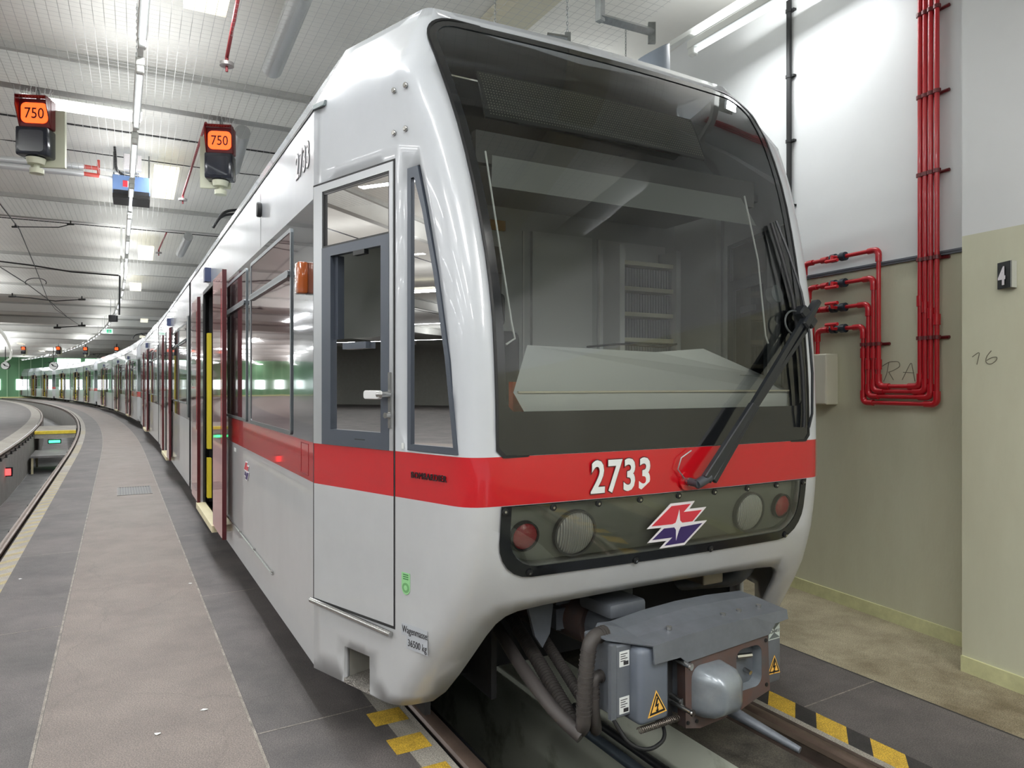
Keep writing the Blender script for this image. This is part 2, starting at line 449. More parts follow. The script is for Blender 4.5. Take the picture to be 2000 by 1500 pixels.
# pit of the second track
bm = B(); strip(bm, -4.55, -3.3, S0, S1, -1.15); tag(finish(bm, 'floor_pit_far', F_PIT), kind='structure')
bm = B(); wallstrip(bm, -4.55, S0, S1, -1.15, -.12); strip(bm, -4.68, -4.55, S0, S1, -.12)
tag(finish(bm, 'wall_pit_far_left', mat('pit_grey_wall', (140, 138, 134), .8, noise=.15, nscale=3)), kind='structure')
bm = B(); wallstrip(bm, -3.3, S0, S1, -1.15, -.12); strip(bm, -3.3, -3.16, S0, S1, -.12)
wallstrip(bm, -3.16, S0, S1, -.12, 0)
tag(finish(bm, 'wall_pit_far_right', mat('pit_grey_wall', (140, 138, 134))), kind='structure')
def rail(l, label, s0=-8.5, s1=111):
    prof = [(-.055, -.1), (.055, -.1), (.055, -.085), (.012, -.07), (.012, -.03), (.034, -.012), (.034, .012), (.024, .02), (-.024, .02), (-.034, .012), (-.034, -.012), (-.012, -.03), (-.012, -.07), (-.055, -.085)]
    bm = B(); prev = None; s = s0; n = len(prof)
    while True:
        s_ = min(s, s1)
        cur = [bm.verts.new((*T(l+x, s_), z)) for x, z in prof]
        if prev:
            for i in range(n):
                j = (i+1) % n
                f = bm.faces.new([prev[i], prev[j], cur[j], cur[i]]); f.material_index = 1 if prof[i][1] < -.02 else 0
        else: bm.faces.new(cur[::-1])
        if s >= s1: bm.faces.new(cur); break
        prev = cur; s += 2.5
    return tag(finish(bm, 'rail', [RUSTRAIL, RAILDARK], smooth=40), label, 'rail', None)
rail(-.86, 'brown steel rail at the left edge of the dark pit under the front tram')
rail(.6, 'brown steel rail right of the pit, beside the yellow and black stripe')
rail(-3.23, 'curved steel rail nearest the walkway, along the open grey pit')
rail(-4.61, 'curved steel rail on the far side of the open grey pit, at the left edge')
# check rail beside the right rail
bm = B()
for q in range(2):
    pass
prof = [(.64, -.06), (.665, -.06), (.665, .012), (.64, .012)]
prev = None
for s in [S0+.5, 10]+[10+3*i for i in range(1, 34)]:
    cur = [bm.verts.new((*T(x, s), z)) for x, z in prof]
    if prev:
        for i in range(4): bm.faces.new([prev[i], prev[(i+1) % 4], cur[(i+1) % 4], cur[i]])
    prev = cur
tag(finish(bm, 'guard_rail', RAILDARK), 'narrow brown steel guard strip beside the right rail of the front tram', 'rail')
# rail chairs of the second track
ch = B(); box(ch, -.09, .09, -.07, .07, -.12, -.095); box(ch, .045, .08, -.03, .03, -.095, -.04); box(ch, -.08, -.045, -.03, .03, -.095, -.04)
chair0 = finish(ch, 'rail_clip', BLACK); first = True
n = 0
for l, sd in ((-3.23, 0), (-4.61, 1)):
    for i in range(26):
        s = 3.5+i*1.0
        o = chair0 if first else chair0.copy()
        if not first: C.objects.link(o)
        first = False
        p = T(l, s); o.location = (p.x, p.y, 0); o.rotation_euler = (0, 0, head(s))
        tag(o, '%s black rail clip from the camera under the %s rail of the open pit' % (ORD[i], 'walkway side' if sd == 0 else 'far side'), 'rail clip', 'rail clips on the %s rail' % ('walkway side' if sd == 0 else 'far'))
# dark pipe running along the near pit wall
t = thing('pit_handrail', 'dark grey pipe fixed along the pale green pit wall under the coupler', 'pipe')
bm = B(); tube(bm, [(*T(.05, s), -.26) for s in (-8, -4, -.1)], .028, 12)
finish(bm, 'pipe', mat('pipe_grey_blue', (88, 98, 108), .3, metal=.4), t, 40)
bm = B(); tube(bm, [(*T(.09, s), -.2) for s in (-8, -4, -.1)], .022, 10); tube(bm, [(*T(.11, s), -.31) for s in (-8, -4, -.1)], .03, 10)
finish(bm, 'back_pipe', BLACK, t, 40)
for s in (-1.15, -.12):
    bm = B(); tube(bm, [(*T(.05, s-.05), -.26), (*T(.05, s+.05), -.26)], .045, 12); tube(bm, [(*T(.05, s), -.26), (*T(.158, s), -.26)], .02, 8)
    finish(bm, 'bracket', BLACKG, t, 40)
# drain grate
t = thing('drain_grate', 'small rectangular black drain grate in the pale walkway', 'drain grate', (*T(-1.98, 9.0), 0), YAW)
bm = B()
box(bm, -.235, .235, -.46, -.44, -.01, .006); box(bm, -.235, .235, .44, .46, -.01, .006)
box(bm, -.235, -.22, -.44, .44, -.01, .006); box(bm, .22, .235, -.44, .44, -.01, .006)
finish(bm, 'frame', mat('grate_frame', (92, 90, 86), .5), t)
bm = B()
for i in range(12): box(bm, -.215+i*.036, -.203+i*.036, -.44, .44, -.008, .005)
finish(bm, 'bars', mat('grate_steel', (78, 76, 72), .5), t)
bm = B(); quad(bm, [(-.22, -.44, .001), (.22, -.44, .001), (.22, .44, .001), (-.22, .44, .001)]); finish(bm, 'sump', BLACK, t)
# slab bridge across the second pit
t = thing('pit_bridge', 'concrete slab bridge with yellow edge across the open pit', 'bridge')
bm = B()
for s0, s1 in ((26.4, 30.2),):
    P = [T(-4.54, s0), T(-3.31, s0), T(-3.31, s1), T(-4.54, s1)]
    for z0, z1 in ((-.25, 0),):
        v = [bm.verts.new((p.x, p.y, z0)) for p in P]+[bm.verts.new((p.x, p.y, z1)) for p in P]
        for q in ((0, 3, 2, 1), (4, 5, 6, 7), (0, 1, 5, 4), (1, 2, 6, 5), (2, 3, 7, 6), (3, 0, 4, 7)): bm.faces.new([v[i] for i in q])
finish(bm, 'slab', F_EDGE, t)
bm = B(); a = T(-4.54, 26.38); b = T(-3.31, 26.38); c = T(-3.31, 26.7); d = T(-4.54, 26.7)
quad(bm, [(a.x, a.y, -.1), (b.x, b.y, -.1), (b.x, b.y, .003), (a.x, a.y, .003)]); quad(bm, [(a.x, a.y, .003), (b.x, b.y, .003), (c.x, c.y, .003), (d.x, d.y, .003)])
finish(bm, 'yellow_edge', mat('edge_yellow', (222, 196, 62), .5, noise=.2, nscale=9), t)
def bulkhead_light(l, s, z, m, label, w=.3, h=.09, face=-1):
    p = T(l, s); t = thing('pit_lamp', label, 'lamp', (p.x, p.y, z), head(s))
    bm = B(); box(bm, -w/2-.03, w/2+.03, -.02, .06, -h/2-.03, h/2+.03); bevel(bm, .01); finish(bm, 'housing', SIGDARK, t)
    bm = B(); box(bm, -w/2, w/2, -.05, -.018, -h/2, h/2); bevel(bm, .012); finish(bm, 'lens', m, t)
    return t
GRN = mat('green_lamp', (70, 255, 150), .3, emit=3); REDL = mat('red_lamp', (255, 50, 50), .3, emit=6)
bulkhead_light(-3.95, 26.3, -.36, GRN, 'green glowing lamp under the yellow edge of the pit bridge', .34, .09)
bulkhead_light(-4.5, 17.4, -.46, REDL, 'red glowing lamp on the wall of the open pit at the left edge', .12, .16)
bulkhead_light(-3.7, 36.5, -.5, REDL, 'small red glowing lamp in the pit beyond the bridge', .16, .12)
# cross beam and trolley lying in the pit under the bridge
t = thing('pit_trolley', 'grey steel trolley standing in the open pit before the bridge', 'trolley', (*T(-3.93, 24.4), -1.15), head(24))
bm = B(); box(bm, -.55, .55, -1.2, 1.2, .5, .56); finish(bm, 'deck', F_PIT, t)
for x in (-.5, .5):
    for y in (-1.1, 1.1):
        bm = B(); box(bm, x-.03, x+.03, y-.03, y+.03, 0, .5); finish(bm, 'leg', CREAM, t)

# ------------------------------------------------------------------ walls
A0, A1 = -9.0, 112.0
def wquad(bm, n, a0, a1, z0, z1, mi=0):
    p, q = WP(n, a0), WP(n, a1)
    quad(bm, [(p.x, p.y, z0), (p.x, p.y, z1), (q.x, q.y, z1), (q.x, q.y, z0)], mi)
bm = B(); wquad(bm, WALL_N, A0, A1, -.1, 2.50, 0); wquad(bm, WALL_N, A0, A1, 2.50, ZC+.2, 1)
tag(finish(bm, 'wall_right', [WALLG, WALLW]), kind='structure')
bm = B(); NP = 3.97
wquad(bm, NP, A0, 2.83, -.1, 2.50, 0); wquad(bm, NP, A0, 2.83, 2.50, ZC+.1, 1)
p, q = WP(NP, 2.83), WP(WALL_N, 2.83)
quad(bm, [(p.x, p.y, -.1), (q.x, q.y, -.1), (q.x, q.y, 2.5), (p.x, p.y, 2.5)], 0); quad(bm, [(p.x, p.y, 2.5), (q.x, q.y, 2.5), (q.x, q.y, ZC+.1), (p.x, p.y, ZC+.1)], 1)
tag(finish(bm, 'wall_pier', [WALLG, WALLW]), kind='structure')
bm = B()
for n, a0, a1 in ((WALL_N, 2.83, A1), (NP, A0, 2.83)):
    P = [WP(n-.012, a0), WP(n-.012, a1)]; Q = [WP(n, a0), WP(n, a1)]
    quad(bm, [(P[0].x, P[0].y, 0), (P[0].x, P[0].y, .09), (P[1].x, P[1].y, .09), (P[1].x, P[1].y, 0)])
    quad(bm, [(P[0].x, P[0].y, .09), (Q[0].x, Q[0].y, .09), (Q[1].x, Q[1].y, .09), (P[1].x, P[1].y, .09)])
tag(finish(bm, 'baseboard_right', SKIRT), kind='structure')
# far end wall of green gates with windows
fc = HP(-2, 102.0)
def farP(n, z, o=0): p = HP(n, 101.5-o); return (p.x, p.y, z)
bm = B(); prism(bm, [(-70, -.1), (25, -.1), (25, ZC), (-70, ZC)], farP, -.1, 0); tag(finish(bm, 'wall_far', FARGREEN), kind='structure')
bm = B()
for i in range(46): n = -48+i*1.15; prism(bm, [(n, 0), (n+.09, 0), (n+.09, ZC), (n, ZC)], farP, 0, .06)
tag(finish(bm, 'trim_1', mat('gate_rib', (176, 214, 178), .5)), kind='structure')
bm = B(); prism(bm, [(-60, 0), (20, 0), (20, .16), (-60, .16)], farP, 0, .1); tag(finish(bm, 'trim_2', mat('kerb_yellow', (228, 226, 170), .5)), kind='structure')
wn = 1
for n0 in [-39.6+2.7*i for i in range(14)]:
    bm = B(); prism(bm, [(n0, .95), (n0+1.2, .95), (n0+1.2, 2.2), (n0, 2.2)], farP, .06, .1)
    tag(finish(bm, 'window_%d' % wn, WINLIT), kind='structure'); wn += 1
for n0 in (-8.5, -5.6, -2.7, .2, 3.1):
    bm = B(); prism(bm, [(n0, 3.1), (n0+2.4, 3.1), (n0+2.4, 4.7), (n0, 4.7)], farP, .06, .1)
    tag(finish(bm, 'window_%d' % wn, WINLIT), kind='structure'); wn += 1
# left side wall far off and the wall behind the viewer (seen in the windows' reflections)
bm = B()
for a0_, a1_, mi_ in ((-14, 40, 1), (40, 103, 0)):
    P = [HP(-45, a0_), HP(-45, a1_)]
    quad(bm, [(P[0].x, P[0].y, 0), (P[1].x, P[1].y, 0), (P[1].x, P[1].y, ZC), (P[0].x, P[0].y, ZC)], mi_)
tag(finish(bm, 'wall_left', [FARGREEN, mat('wall_left_grey', (140, 140, 134), .8, noise=.06)]), kind='structure')
for i in range(12):
    a = 42+i*5.0
    bm = B(); P = [HP(-44.9, a), HP(-44.9, a+2.6)]
    quad(bm, [(P[0].x, P[0].y, .9), (P[1].x, P[1].y, .9), (P[1].x, P[1].y, 2.4), (P[0].x, P[0].y, 2.4)])
    tag(finish(bm, 'window_%d' % wn, WINLIT), kind='structure'); wn += 1
bm = B(); P = [HP(-46, -10), HP(6, -10)]
quad(bm, [(P[0].x, P[0].y, 0), (P[1].x, P[1].y, 0), (P[1].x, P[1].y, ZC), (P[0].x, P[0].y, ZC)])
tag(finish(bm, 'wall_behind', mat('wall_behind_grey', (190, 190, 182), .8, noise=.1)), kind='structure')

# ------------------------------------------------------------------ ceiling and beams
bm = B()
P = [HP(-60, -14), HP(9, -14), HP(15, 103), HP(-60, 103)]
quad(bm, [(p.x, p.y, ZC+.02) for p in P][::-1]); tag(finish(bm, 'ceiling', CEIL), kind='structure')
def nwall(a): return (WALL_N+.0907*a)/.9958-.01
bno = 3
for k in range(-2, 14):
    a = 8.72+6.83*k; n1 = nwall(a)
    def f(x, y, z): p = HP(x, y); return (p.x, p.y, z)
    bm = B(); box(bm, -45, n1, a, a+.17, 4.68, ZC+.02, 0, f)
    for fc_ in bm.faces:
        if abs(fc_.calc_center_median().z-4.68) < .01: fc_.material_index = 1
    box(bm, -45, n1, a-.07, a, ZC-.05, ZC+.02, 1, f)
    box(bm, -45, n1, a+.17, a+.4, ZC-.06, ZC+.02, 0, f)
    tag(finish(bm, 'trim_%d' % bno, [BEAMM, BEAM_SHADE]), kind='structure'); bno += 1
    # joint in the slab halfway between two beams
    bm = B(); box(bm, -45, n1, a+2.3, a+2.33, ZC+.005, ZC+.02, 0, f)
    tag(finish(bm, 'trim_%d' % bno, DARK), kind='structure'); bno += 1

# bird net stretched below the beams: fine square mesh, one object
m = bpy.data.materials.new('bird_net_threads'); m.use_nodes = True; nt = m.node_tree
nt.nodes.remove(nt.nodes['Principled BSDF'])
tc = nt.nodes.new('ShaderNodeTexCoord'); sp = nt.nodes.new('ShaderNodeSeparateXYZ'); nt.links.new(tc.outputs['Object'], sp.inputs[0])
outs = []
for ax in ('X', 'Y'):
    dv = nt.nodes.new('ShaderNodeMath'); dv.operation = 'DIVIDE'; dv.inputs[1].default_value = .08; nt.links.new(sp.outputs[ax], dv.inputs[0])
    fr = nt.nodes.new('ShaderNodeMath'); fr.operation = 'FRACT'; nt.links.new(dv.outputs[0], fr.inputs[0])
    ls = nt.nodes.new('ShaderNodeMath'); ls.operation = 'LESS_THAN'; ls.inputs[1].default_value = .05; nt.links.new(fr.outputs[0], ls.inputs[0]); outs.append(ls)
mxx = nt.nodes.new('ShaderNodeMath'); mxx.operation = 'MAXIMUM'; nt.links.new(outs[0].outputs[0], mxx.inputs[0]); nt.links.new(outs[1].outputs[0], mxx.inputs[1])
df = nt.nodes.new('ShaderNodeBsdfDiffuse'); df.inputs[0].default_value = (.5, .5, .49, 1); tr = nt.nodes.new('ShaderNodeBsdfTransparent')
ms = nt.nodes.new('ShaderNodeMixShader'); nt.links.new(mxx.outputs[0], ms.inputs[0]); nt.links.new(tr.outputs[0], ms.inputs[1]); nt.links.new(df.outputs[0], ms.inputs[2])
nt.links.new(ms.outputs[0], nt.nodes['Material Output'].inputs[0])
bm = B(); quad(bm, [(-6.5, -7, 0), (3.3, -7, 0), (4.6, 30, 0), (-6.5, 30, 0)])
o = finish(bm, 'bird_net', m, loc=(0, 0, 4.64), rotz=HYAW)
tag(o, 'fine white bird net stretched under the whole near ceiling', 'net', kind='stuff')

# ------------------------------------------------------------------ skylights and lamps
for i, (n, a) in enumerate([(n, a) for a in (-1.26, 5.57, 12.4, 19.23, 26.06, 39.7, 53.4, 67, 80.7) for n in (0, -8, -17)]):
    w_, h_ = (.33, 1.85)
    if n == 0: n = {5.57: .5, 12.4: .38, 19.23: .18, 26.06: -.05}.get(a, .3)
    def f(x, y, z): p = HP(x, y); return (p.x, p.y, z)
    bm = B(); box(bm, n-w_/2, n+w_/2, a-h_/2, a-.04, 4.75, 4.8, 0, f); box(bm, n-w_/2, n+w_/2, a+.04, a+h_/2, 4.75, 4.8, 0, f)
    tag(finish(bm, 'window_%d' % (wn), SKYL), kind='structure'); wn += 1
    ld = bpy.data.lights.new('skylight_light', 'AREA'); ld.shape = 'RECTANGLE'; ld.size = w_; ld.size_y = h_; ld.energy = SKY_POWER
    ld.color = (.96, .98, 1); lo = bpy.data.objects.new('skylight_light', ld); C.objects.link(lo); p = HP(n, a); lo.location = (p.x, p.y, 4.72); lo.rotation_euler = (0, 0, HYAW)

lum = thing('ceiling_luminaire', 'x', 'ceiling light')
bm = B(); box(bm, -.035, .035, -.8, .8, .03, .1); bevel(bm, .006, 1); finish(bm, 'housing', LAMPW, lum)
bm = B(); tube(bm, [(0, -.72, 0), (0, .72, 0)], .019, 10); finish(bm, 'tube', TUBE, lum, 40)
for y in (-.76, .76):
    bm = B(); box(bm, -.03, .03, y-.035, y+.035, -.03, .035); bevel(bm, .008, 1); finish(bm, 'lamp_holder', LAMPW, lum)
def place_lum(t, x, y, z, rz, label, group, power=None):
    t.location = (x, y, z); t.rotation_euler = (0, 0, rz); tag(t, label, 'ceiling light', group)
    if power:
        ld = bpy.data.lights.new('luminaire_light', 'AREA'); ld.shape = 'RECTANGLE'; ld.size = .12; ld.size_y = 1.45; ld.energy = power; ld.color = (.97, .99, 1)
        lo = bpy.data.objects.new('luminaire_light', ld); C.objects.link(lo); lo.location = (x, y, z-.03); lo.rotation_euler = (0, 0, rz)
        l2 = ld.copy(); l2.energy = power*.5; l2.size = .9; lo = bpy.data.objects.new('luminaire_uplight', l2); C.objects.link(lo); lo.location = (x, y, z+.12); lo.rotation_euler = (math.pi, 0, rz)
s = -4.1; i = 0; used = False
NAMES = {2: 'long white fluorescent light cut by the top edge of the picture, left of the front tram'}
while s < 96:
    p = T(-2.04, s); src = lum if not used else copy_tree(lum); used = True
    if s < -.9: lab = 'white walkway row light %s' % ('above the top edge of the picture' if s < -3 else 'running out of the top edge of the picture')
    elif s < 12: lab = ['white walkway row light just before the grey junction box', 'white walkway row light just behind the grey junction box', 'white walkway row light beside the blue fan heater', 'walkway row light behind the fan heater', 'walkway row light at the third beam', 'walkway row light level with the tram horn arms', 'walkway row light just short of the loudspeaker'][min(6, int((s+.91)/2.05))]
    elif i < 28: lab = 'small light in the row over the walkway, %s counting away from the camera' % ORD[i]
    else: lab = 'tiny farthest fluorescent light where the walkway row curves away'
    place_lum(src, p.x, p.y, 4.32, head(s), lab, 'fluorescent row over the walkway', ROW_POWER*(1 if s < 40 else 2) if (s < 40 or i % 2 == 0) else None); s += 2.05; i += 1
for l_off, nm_ in ((-6.6, 'second'), (-11.2, 'third'), (-16.5, 'fourth'), (-26, 'fifth'), (-36, 'sixth')):  # unseen lamps without fixtures, added to brighten ceiling and left side of the hall
    for i in range(14):
        s = -5+i*(6.2 if i < 6 else 8); p = T(l_off, s)
        for up_ in (0, 1):
            ld = bpy.data.lights.new('fill_light', 'AREA'); ld.shape = 'RECTANGLE'; ld.size = .12; ld.size_y = 4.5; ld.energy = ROW_POWER*(3.2 if not up_ else 10.5); ld.color = (.97, .99, 1)
            lo = bpy.data.objects.new('fill_light', ld); C.objects.link(lo); lo.location = (p.x, p.y, 4.3+.12*up_); lo.rotation_euler = (math.pi*up_, 0, head(s))
for l_off, ss, pw in ((.1, (-4.6, -6.6, -8.6), 3.2), (2.12, (-5.2, -7.3), 1.7), (-4.2, (-3.0, -5.5, -8.0), 2.0)):  # unseen lamps added around the viewer to brighten the tram front
    for s in ss:
        p = T(l_off, s); ld = bpy.data.lights.new('fill_light', 'AREA'); ld.shape = 'RECTANGLE'; ld.size = .3; ld.size_y = 1.5; ld.energy = ROW_POWER*pw; ld.color = (1, .99, .97)
        lo = bpy.data.objects.new('fill_light', ld); C.objects.link(lo); lo.location = (p.x, p.y, 4.3); lo.rotation_euler = (0, 0, YAW)
# trunking that carries the row
t = thing('lighting_trunking', 'thin white trunking carrying the row of fluorescent lights over the walkway', 'trunking')
bm = B(); prev = None
for s in [-6+2*i for i in range(52)]:
    cur = [bm.verts.new((*T(-2.04+x, s), z)) for x, z in ((-.022, 4.42), (.022, 4.42), (.022, 4.46), (-.022, 4.46))]
    if prev:
        for i in range(4): bm.faces.new([prev[i], prev[(i+1) % 4], cur[(i+1) % 4], cur[i]])
    prev = cur
finish(bm, 'channel', LAMPW, t)
for s in [-2+3.4*i for i in range(14)]:
    bm = B(); p = T(-2.04, s); tube(bm, [(p.x, p.y, 4.46), (p.x, p.y, ZC+.01)], .005, 5); finish(bm, 'hanger', GALV, t)
bm = B(); box(bm, -.05, .05, -.12, .12, -.05, .05); bevel(bm, .008)
p = T(-2.04, .85); tag(finish(bm, 'junction_box', mat('box_grey', (120, 124, 126), .5), loc=(p.x, p.y, 4.34), rotz=YAW), 'small grey junction box in the fluorescent row by the first beam', 'junction box')
# row beside the right wall
for i, s in enumerate((-3.1, .35, 3.4, 6.4, 9.4, 13)):
    p = T(2.12, s); c = copy_tree(lum)
    place_lum(c, p.x, p.y, 4.5, YAW, ['white fluorescent light by the right wall beyond the top edge', 'white fluorescent light hanging by the right wall above the tram roof', 'wall side fluorescent light next behind the one above the tram roof', 'wall side fluorescent light beside the front tram middle section', 'wall side fluorescent light beside the front tram second door', 'wall side fluorescent light farthest back in its row'][i], None, ROW_POWER*.95)
t = thing('wall_side_trunking', 'long thin white trunking hanging on chains beside the right wall', 'trunking')
bm = B(); f = lambda x, y, z: (*T(x, y), z)
box(bm, 2.06, 2.12, -5.5, 9, 4.63, 4.67, 0, f); finish(bm, 'channel', LAMPW, t)
for s in (-.9, 2.0, 4.6):
    bm = B()
    for j in range(14):
        z = 4.67+j*.028
        P0 = Vector((*T(2.09, s), z))
        ang = YAW if j % 2 else YAW+R(90)
        pts = [P0+Vector((.007*math.cos(q)*math.cos(ang), .007*math.cos(q)*math.sin(ang), .017+.018*math.sin(q))) for q in [2*math.pi*k/8 for k in range(9)]]
        tube(bm, pts, .003, 4, caps=False)
    finish(bm, 'chain', GALV, t)
# bright cross-wise light by the beam at upper left
f = lambda x, y, z: (HP(x, y).x, HP(x, y).y, z)
t = thing('strip_light', 'very bright white strip light running crosswise along the beam, upper left', 'ceiling light')
bm = B(); box(bm, -1.1, .05, 9.1, 9.42, 4.72, 4.82, 0, f); finish(bm, 'housing', LAMPW, t)
bm = B(); box(bm, -1.08, .03, 9.12, 9.4, 4.69, 4.72, 0, f); finish(bm, 'diffuser', mat('bright_diffuser', (255, 255, 255), .3, emit=6), t)
# curved light row over the third track at the far left
bm = B(); tube(bm, fillet([((u-1000)/1400*(3710/(750-v)), 3710/(750-v), 4.3) for u, v in ((-5, 640), (8, 655), (17, 672), (22, 688), (20, 700), (8, 707))], 2, 3), .09, 8)
tag(finish(bm, 'curved_light_row', mat('light_row_glow', (238, 240, 232), .4, emit=.35), smooth=40), 'curved pale row of lights at the far left over the next track', 'ceiling light')

# ------------------------------------------------------------------ tram
HB = 1.368; ZTOP = 3.4
ZT = [.2, .25, .3, .4, .5, .6, .7, .8, .9, 1.0, 1.1, 1.2, 1.4, 1.55, 1.7, 1.85, 2.0, 2.15, 2.3, 2.45, 2.6, 2.75, 2.9, 3.05, 3.2, 3.4]
ST = [-.56, -.6, -.64, -.71, -.78, -.85, -.91, -.95, -.985, -1.005, -1.02, -1.03, -1.03, -1.027, -1.02, -1.008, -.99, -.962, -.93, -.892, -.848, -.795, -.73, -.655, -.565, -.43]
def sf(z):
    if z <= ZT[0]: return ST[0]
    for i in range(len(ZT)-1):
        if z <= ZT[i+1]:
            t = (z-ZT[i])/(ZT[i+1]-ZT[i]); return ST[i]+(ST[i+1]-ST[i])*t
    return ST[-1]
def inset(z): return 0 if z <= 3.0 else .27*(z-3.0)/.4
def lc(z): return HB-inset(z)+.342*sf(z)
def FR(l, z, off=0):
    q = l/lc(z); s = sf(z)-.04*max(0, 1-q*q)
    ds = (sf(z+.05)-sf(z-.05))/.1
    n = Vector((.08*l, -1, ds)).normalized()
    return (l+n.x*off, s+n.y*off, z+n.z*off)
def TP(s, z, off=0, sd=-1):
    l = HB-inset(z)+.342*s
    return (sd*(l+.946*off), s-.3236*off, z)
def SD(s, z, off=0, sd=-1): return (sd*(HB+off), s, z)
def lb(z): return HB if z <= 3.0 else HB-.208*(z-3.0)/.4
def kink(z): return 0 if z <= 3.0 else (lb(z)-HB+inset(z))/.342
ZL = [.265, .32, .4, .5, .6, .7, .8, .9, 1.0, 1.08, 1.1675, 1.25, 1.3625, 1.45, 1.55, 1.65, 1.75, 1.85, 1.95, 2.05, 2.15, 2.25, 2.35, 2.45, 2.55, 2.65, 2.75, 2.85, 2.95, 3.0, 3.08, 3.16, 3.24, 3.32, 3.4]
def fr_r(z): return .09 if z < 3.1 else .09-.05*(z-3.1)/.3
def cornerpts(z, seg=6):
    c = Vector((lc(z), sf(z))); r = fr_r(z); dirT = Vector((.3236, .946))
    A = c+dirT*r; Bp = FR(c.x-r, z); Bv = Vector((Bp[0], Bp[1]))
    return [A*(1-t)**2+c*2*t*(1-t)+Bv*t*t for t in [k/seg for k in range(seg+1)]]
def mband(z): return 1 if 1.1675 < z < 1.3625 else (2 if z < 1.1675 else 0)
WS_OUT = [(-.9, 1.368), (.9, 1.368)]
def ws_edge(z):
    zz = [1.3, 1.9, 2.15, 2.45, 2.75, 3.05, 3.4]; ll = [.9, .903, .912, .935, .965, .998, 1.02]
    for i in range(6):
        if z <= zz[i+1]: return ll[i]+(ll[i+1]-ll[i])*(z-zz[i])/(zz[i+1]-zz[i])
    return ll[-1]
def ws_loop(ins=0.0, ztop=3.335, zbot=1.3635, seg=8, rr=.17):
    zt = ztop-ins; zb = zbot+ins; r = rr-ins*.6; rb = .03
    pts = []
    e = lambda z: ws_edge(z)-ins
    pts += [(-e(zb)+rb, zb), (e(zb)-rb, zb), (e(zb+rb), zb+rb)]
    z = zb+.12
    while z < zt-r-.05: pts.append((e(z), z)); z += .14
    cx = e(zt-r)-r
    for k in range(seg+1):
        a = R(90*k/seg); pts.append((cx+r*math.cos(a), zt-r+r*math.sin(a)))
    m_ = [(-x, z) for x, z in pts[1:]]
    right = pts[1:]
    return right+[(-x, z) for x, z in reversed(right)]
DOORWIN = (-.564, -.076, 1.372, 2.57)
def build_nose_mesh(holes=True):
    bm = B(); mf = lambda x, z: mband(z)
    # taper sheets (s, z)
    for sd in (-1, 1):
        top = ZTOP
        fwd = [(None, z) for z in ZL]
        outer = [(kink(z), z) for z in ZL[::-1]]
        outer = [(kink(z), z) for z in ZL if z >= 0][::-1]
        front = []
        for z in ZL:
            c = cornerpts(z)[0]; front.append((c.y, z))
        bottom = densify([(0, ZL[0]), front[0]], .12, False)[1:-1]
        topl = densify([front[-1], (kink(ZL[-1]), ZL[-1])], .12, False)[1:-1]
        loop = outer+bottom+front+topl
        hs = []
        if holes:
            a, b, c, d = DOORWIN
            hs.append(densify([(a, c), (b, c), (b, d-.01), (a, d-.01)], .1))
            hs.append(densify([(-.968, 1.372), (-.68, 1.372), (-.68, 2.56), (-.75, 2.56), (-.80, 2.37), (-.86, 2.1), (-.925, 1.75)], .1))
            hs.append(densify([(-.426, .272), (-.244, .272), (-.244, .434), (-.426, .434)], .06))
        lines = [densify([(front[ZL.index(zz)][0], zz), (0, zz)], .1, False)[0:] for zz in (1.1675, 1.3625)]
        cdt(bm, loop, hs, lines, lambda x, y, sd=sd: TP(x, y, 0, sd), mf, .11)
    # corners
    for sd in (-1, 1):
        prev = None
        for i, z in enumerate(ZL):
            cur = [bm.verts.new((sd*p.x, p.y, z)) for p in cornerpts(z)]
            if prev:
                for k in range(len(cur)-1):
                    bm.faces.new([prev[k], prev[k+1], cur[k+1], cur[k]]).material_index = mband((z+ZL[i-1])/2)
            prev = cur
    # front sheet (l, z)
    edge = [(lc(z)-fr_r(z), z) for z in ZL]
    arch = [(1.0, .265), (.955, .31), (.92, .40), (.89, .50), (.862, .60), (.835, .655), (.80, .688), (.75, .705), (.63, .716), (.27, .728), (0, .73)]
    arch = arch+[(-x, z) for x, z in reversed(arch[:-1])]
    topl = densify([edge[-1], (-edge[-1][0], ZTOP)], .12, False)[1:-1]
    loop = [(-x, z) for x, z in reversed(edge)]          # left edge, top to bottom
    loop = loop+[(x, z) for x, z in reversed(arch)]+edge+topl
    hs = [densify(ws_loop(), .12)] if holes else []
    if holes: hs.append(densify(MASK_IN, .1))
    lines = []
    for zz in (1.1675, 1.3625):
        e = edge[ZL.index(zz)][0]; lines.append(densify([(-e, zz), (e, zz)], .1, False))
    cdt(bm, loop, hs, lines, lambda x, y: FR(x, y), mf, .1)
    # roof plate of the nose
    e = cornerpts(ZTOP)[0]; rf = [(-kinkl, 0) for kinkl in ()]
    lt = [(-lb(3.4), kink(3.4), 3.4), (-cornerpts(3.4)[0].x, cornerpts(3.4)[0].y, 3.4), (-edge[-1][0], FR(edge[-1][0], 3.4)[1], 3.4), (0, FR(0, 3.4)[1], 3.4)]
    rt = [(-x, y, z) for x, y, z in reversed(lt[:-1])]
    bm.faces.new([bm.verts.new(p) for p in lt+rt])
    bmesh.ops.remove_doubles(bm, verts=bm.verts, dist=.0015)
    bmesh.ops.recalc_face_normals(bm, faces=bm.faces)
    return bm
def mask_loop(ins=0):
    pts = [(.884-ins, 1.1672-ins*.1), (.884-ins, 1.04)]
    for k in range(7):
        a = R(90*k/6); r = .16-ins*.5; pts.append((.884-ins-r+r*math.cos(a), .862+ins+r-r*math.sin(a)))
    return pts+[(-x, z) for x, z in reversed(pts)]
MASK_IN = mask_loop(.045)
def solid(o, th=.03):
    md = o.modifiers.new('thickness', 'SOLIDIFY'); md.thickness = th; md.offset = -1; return o
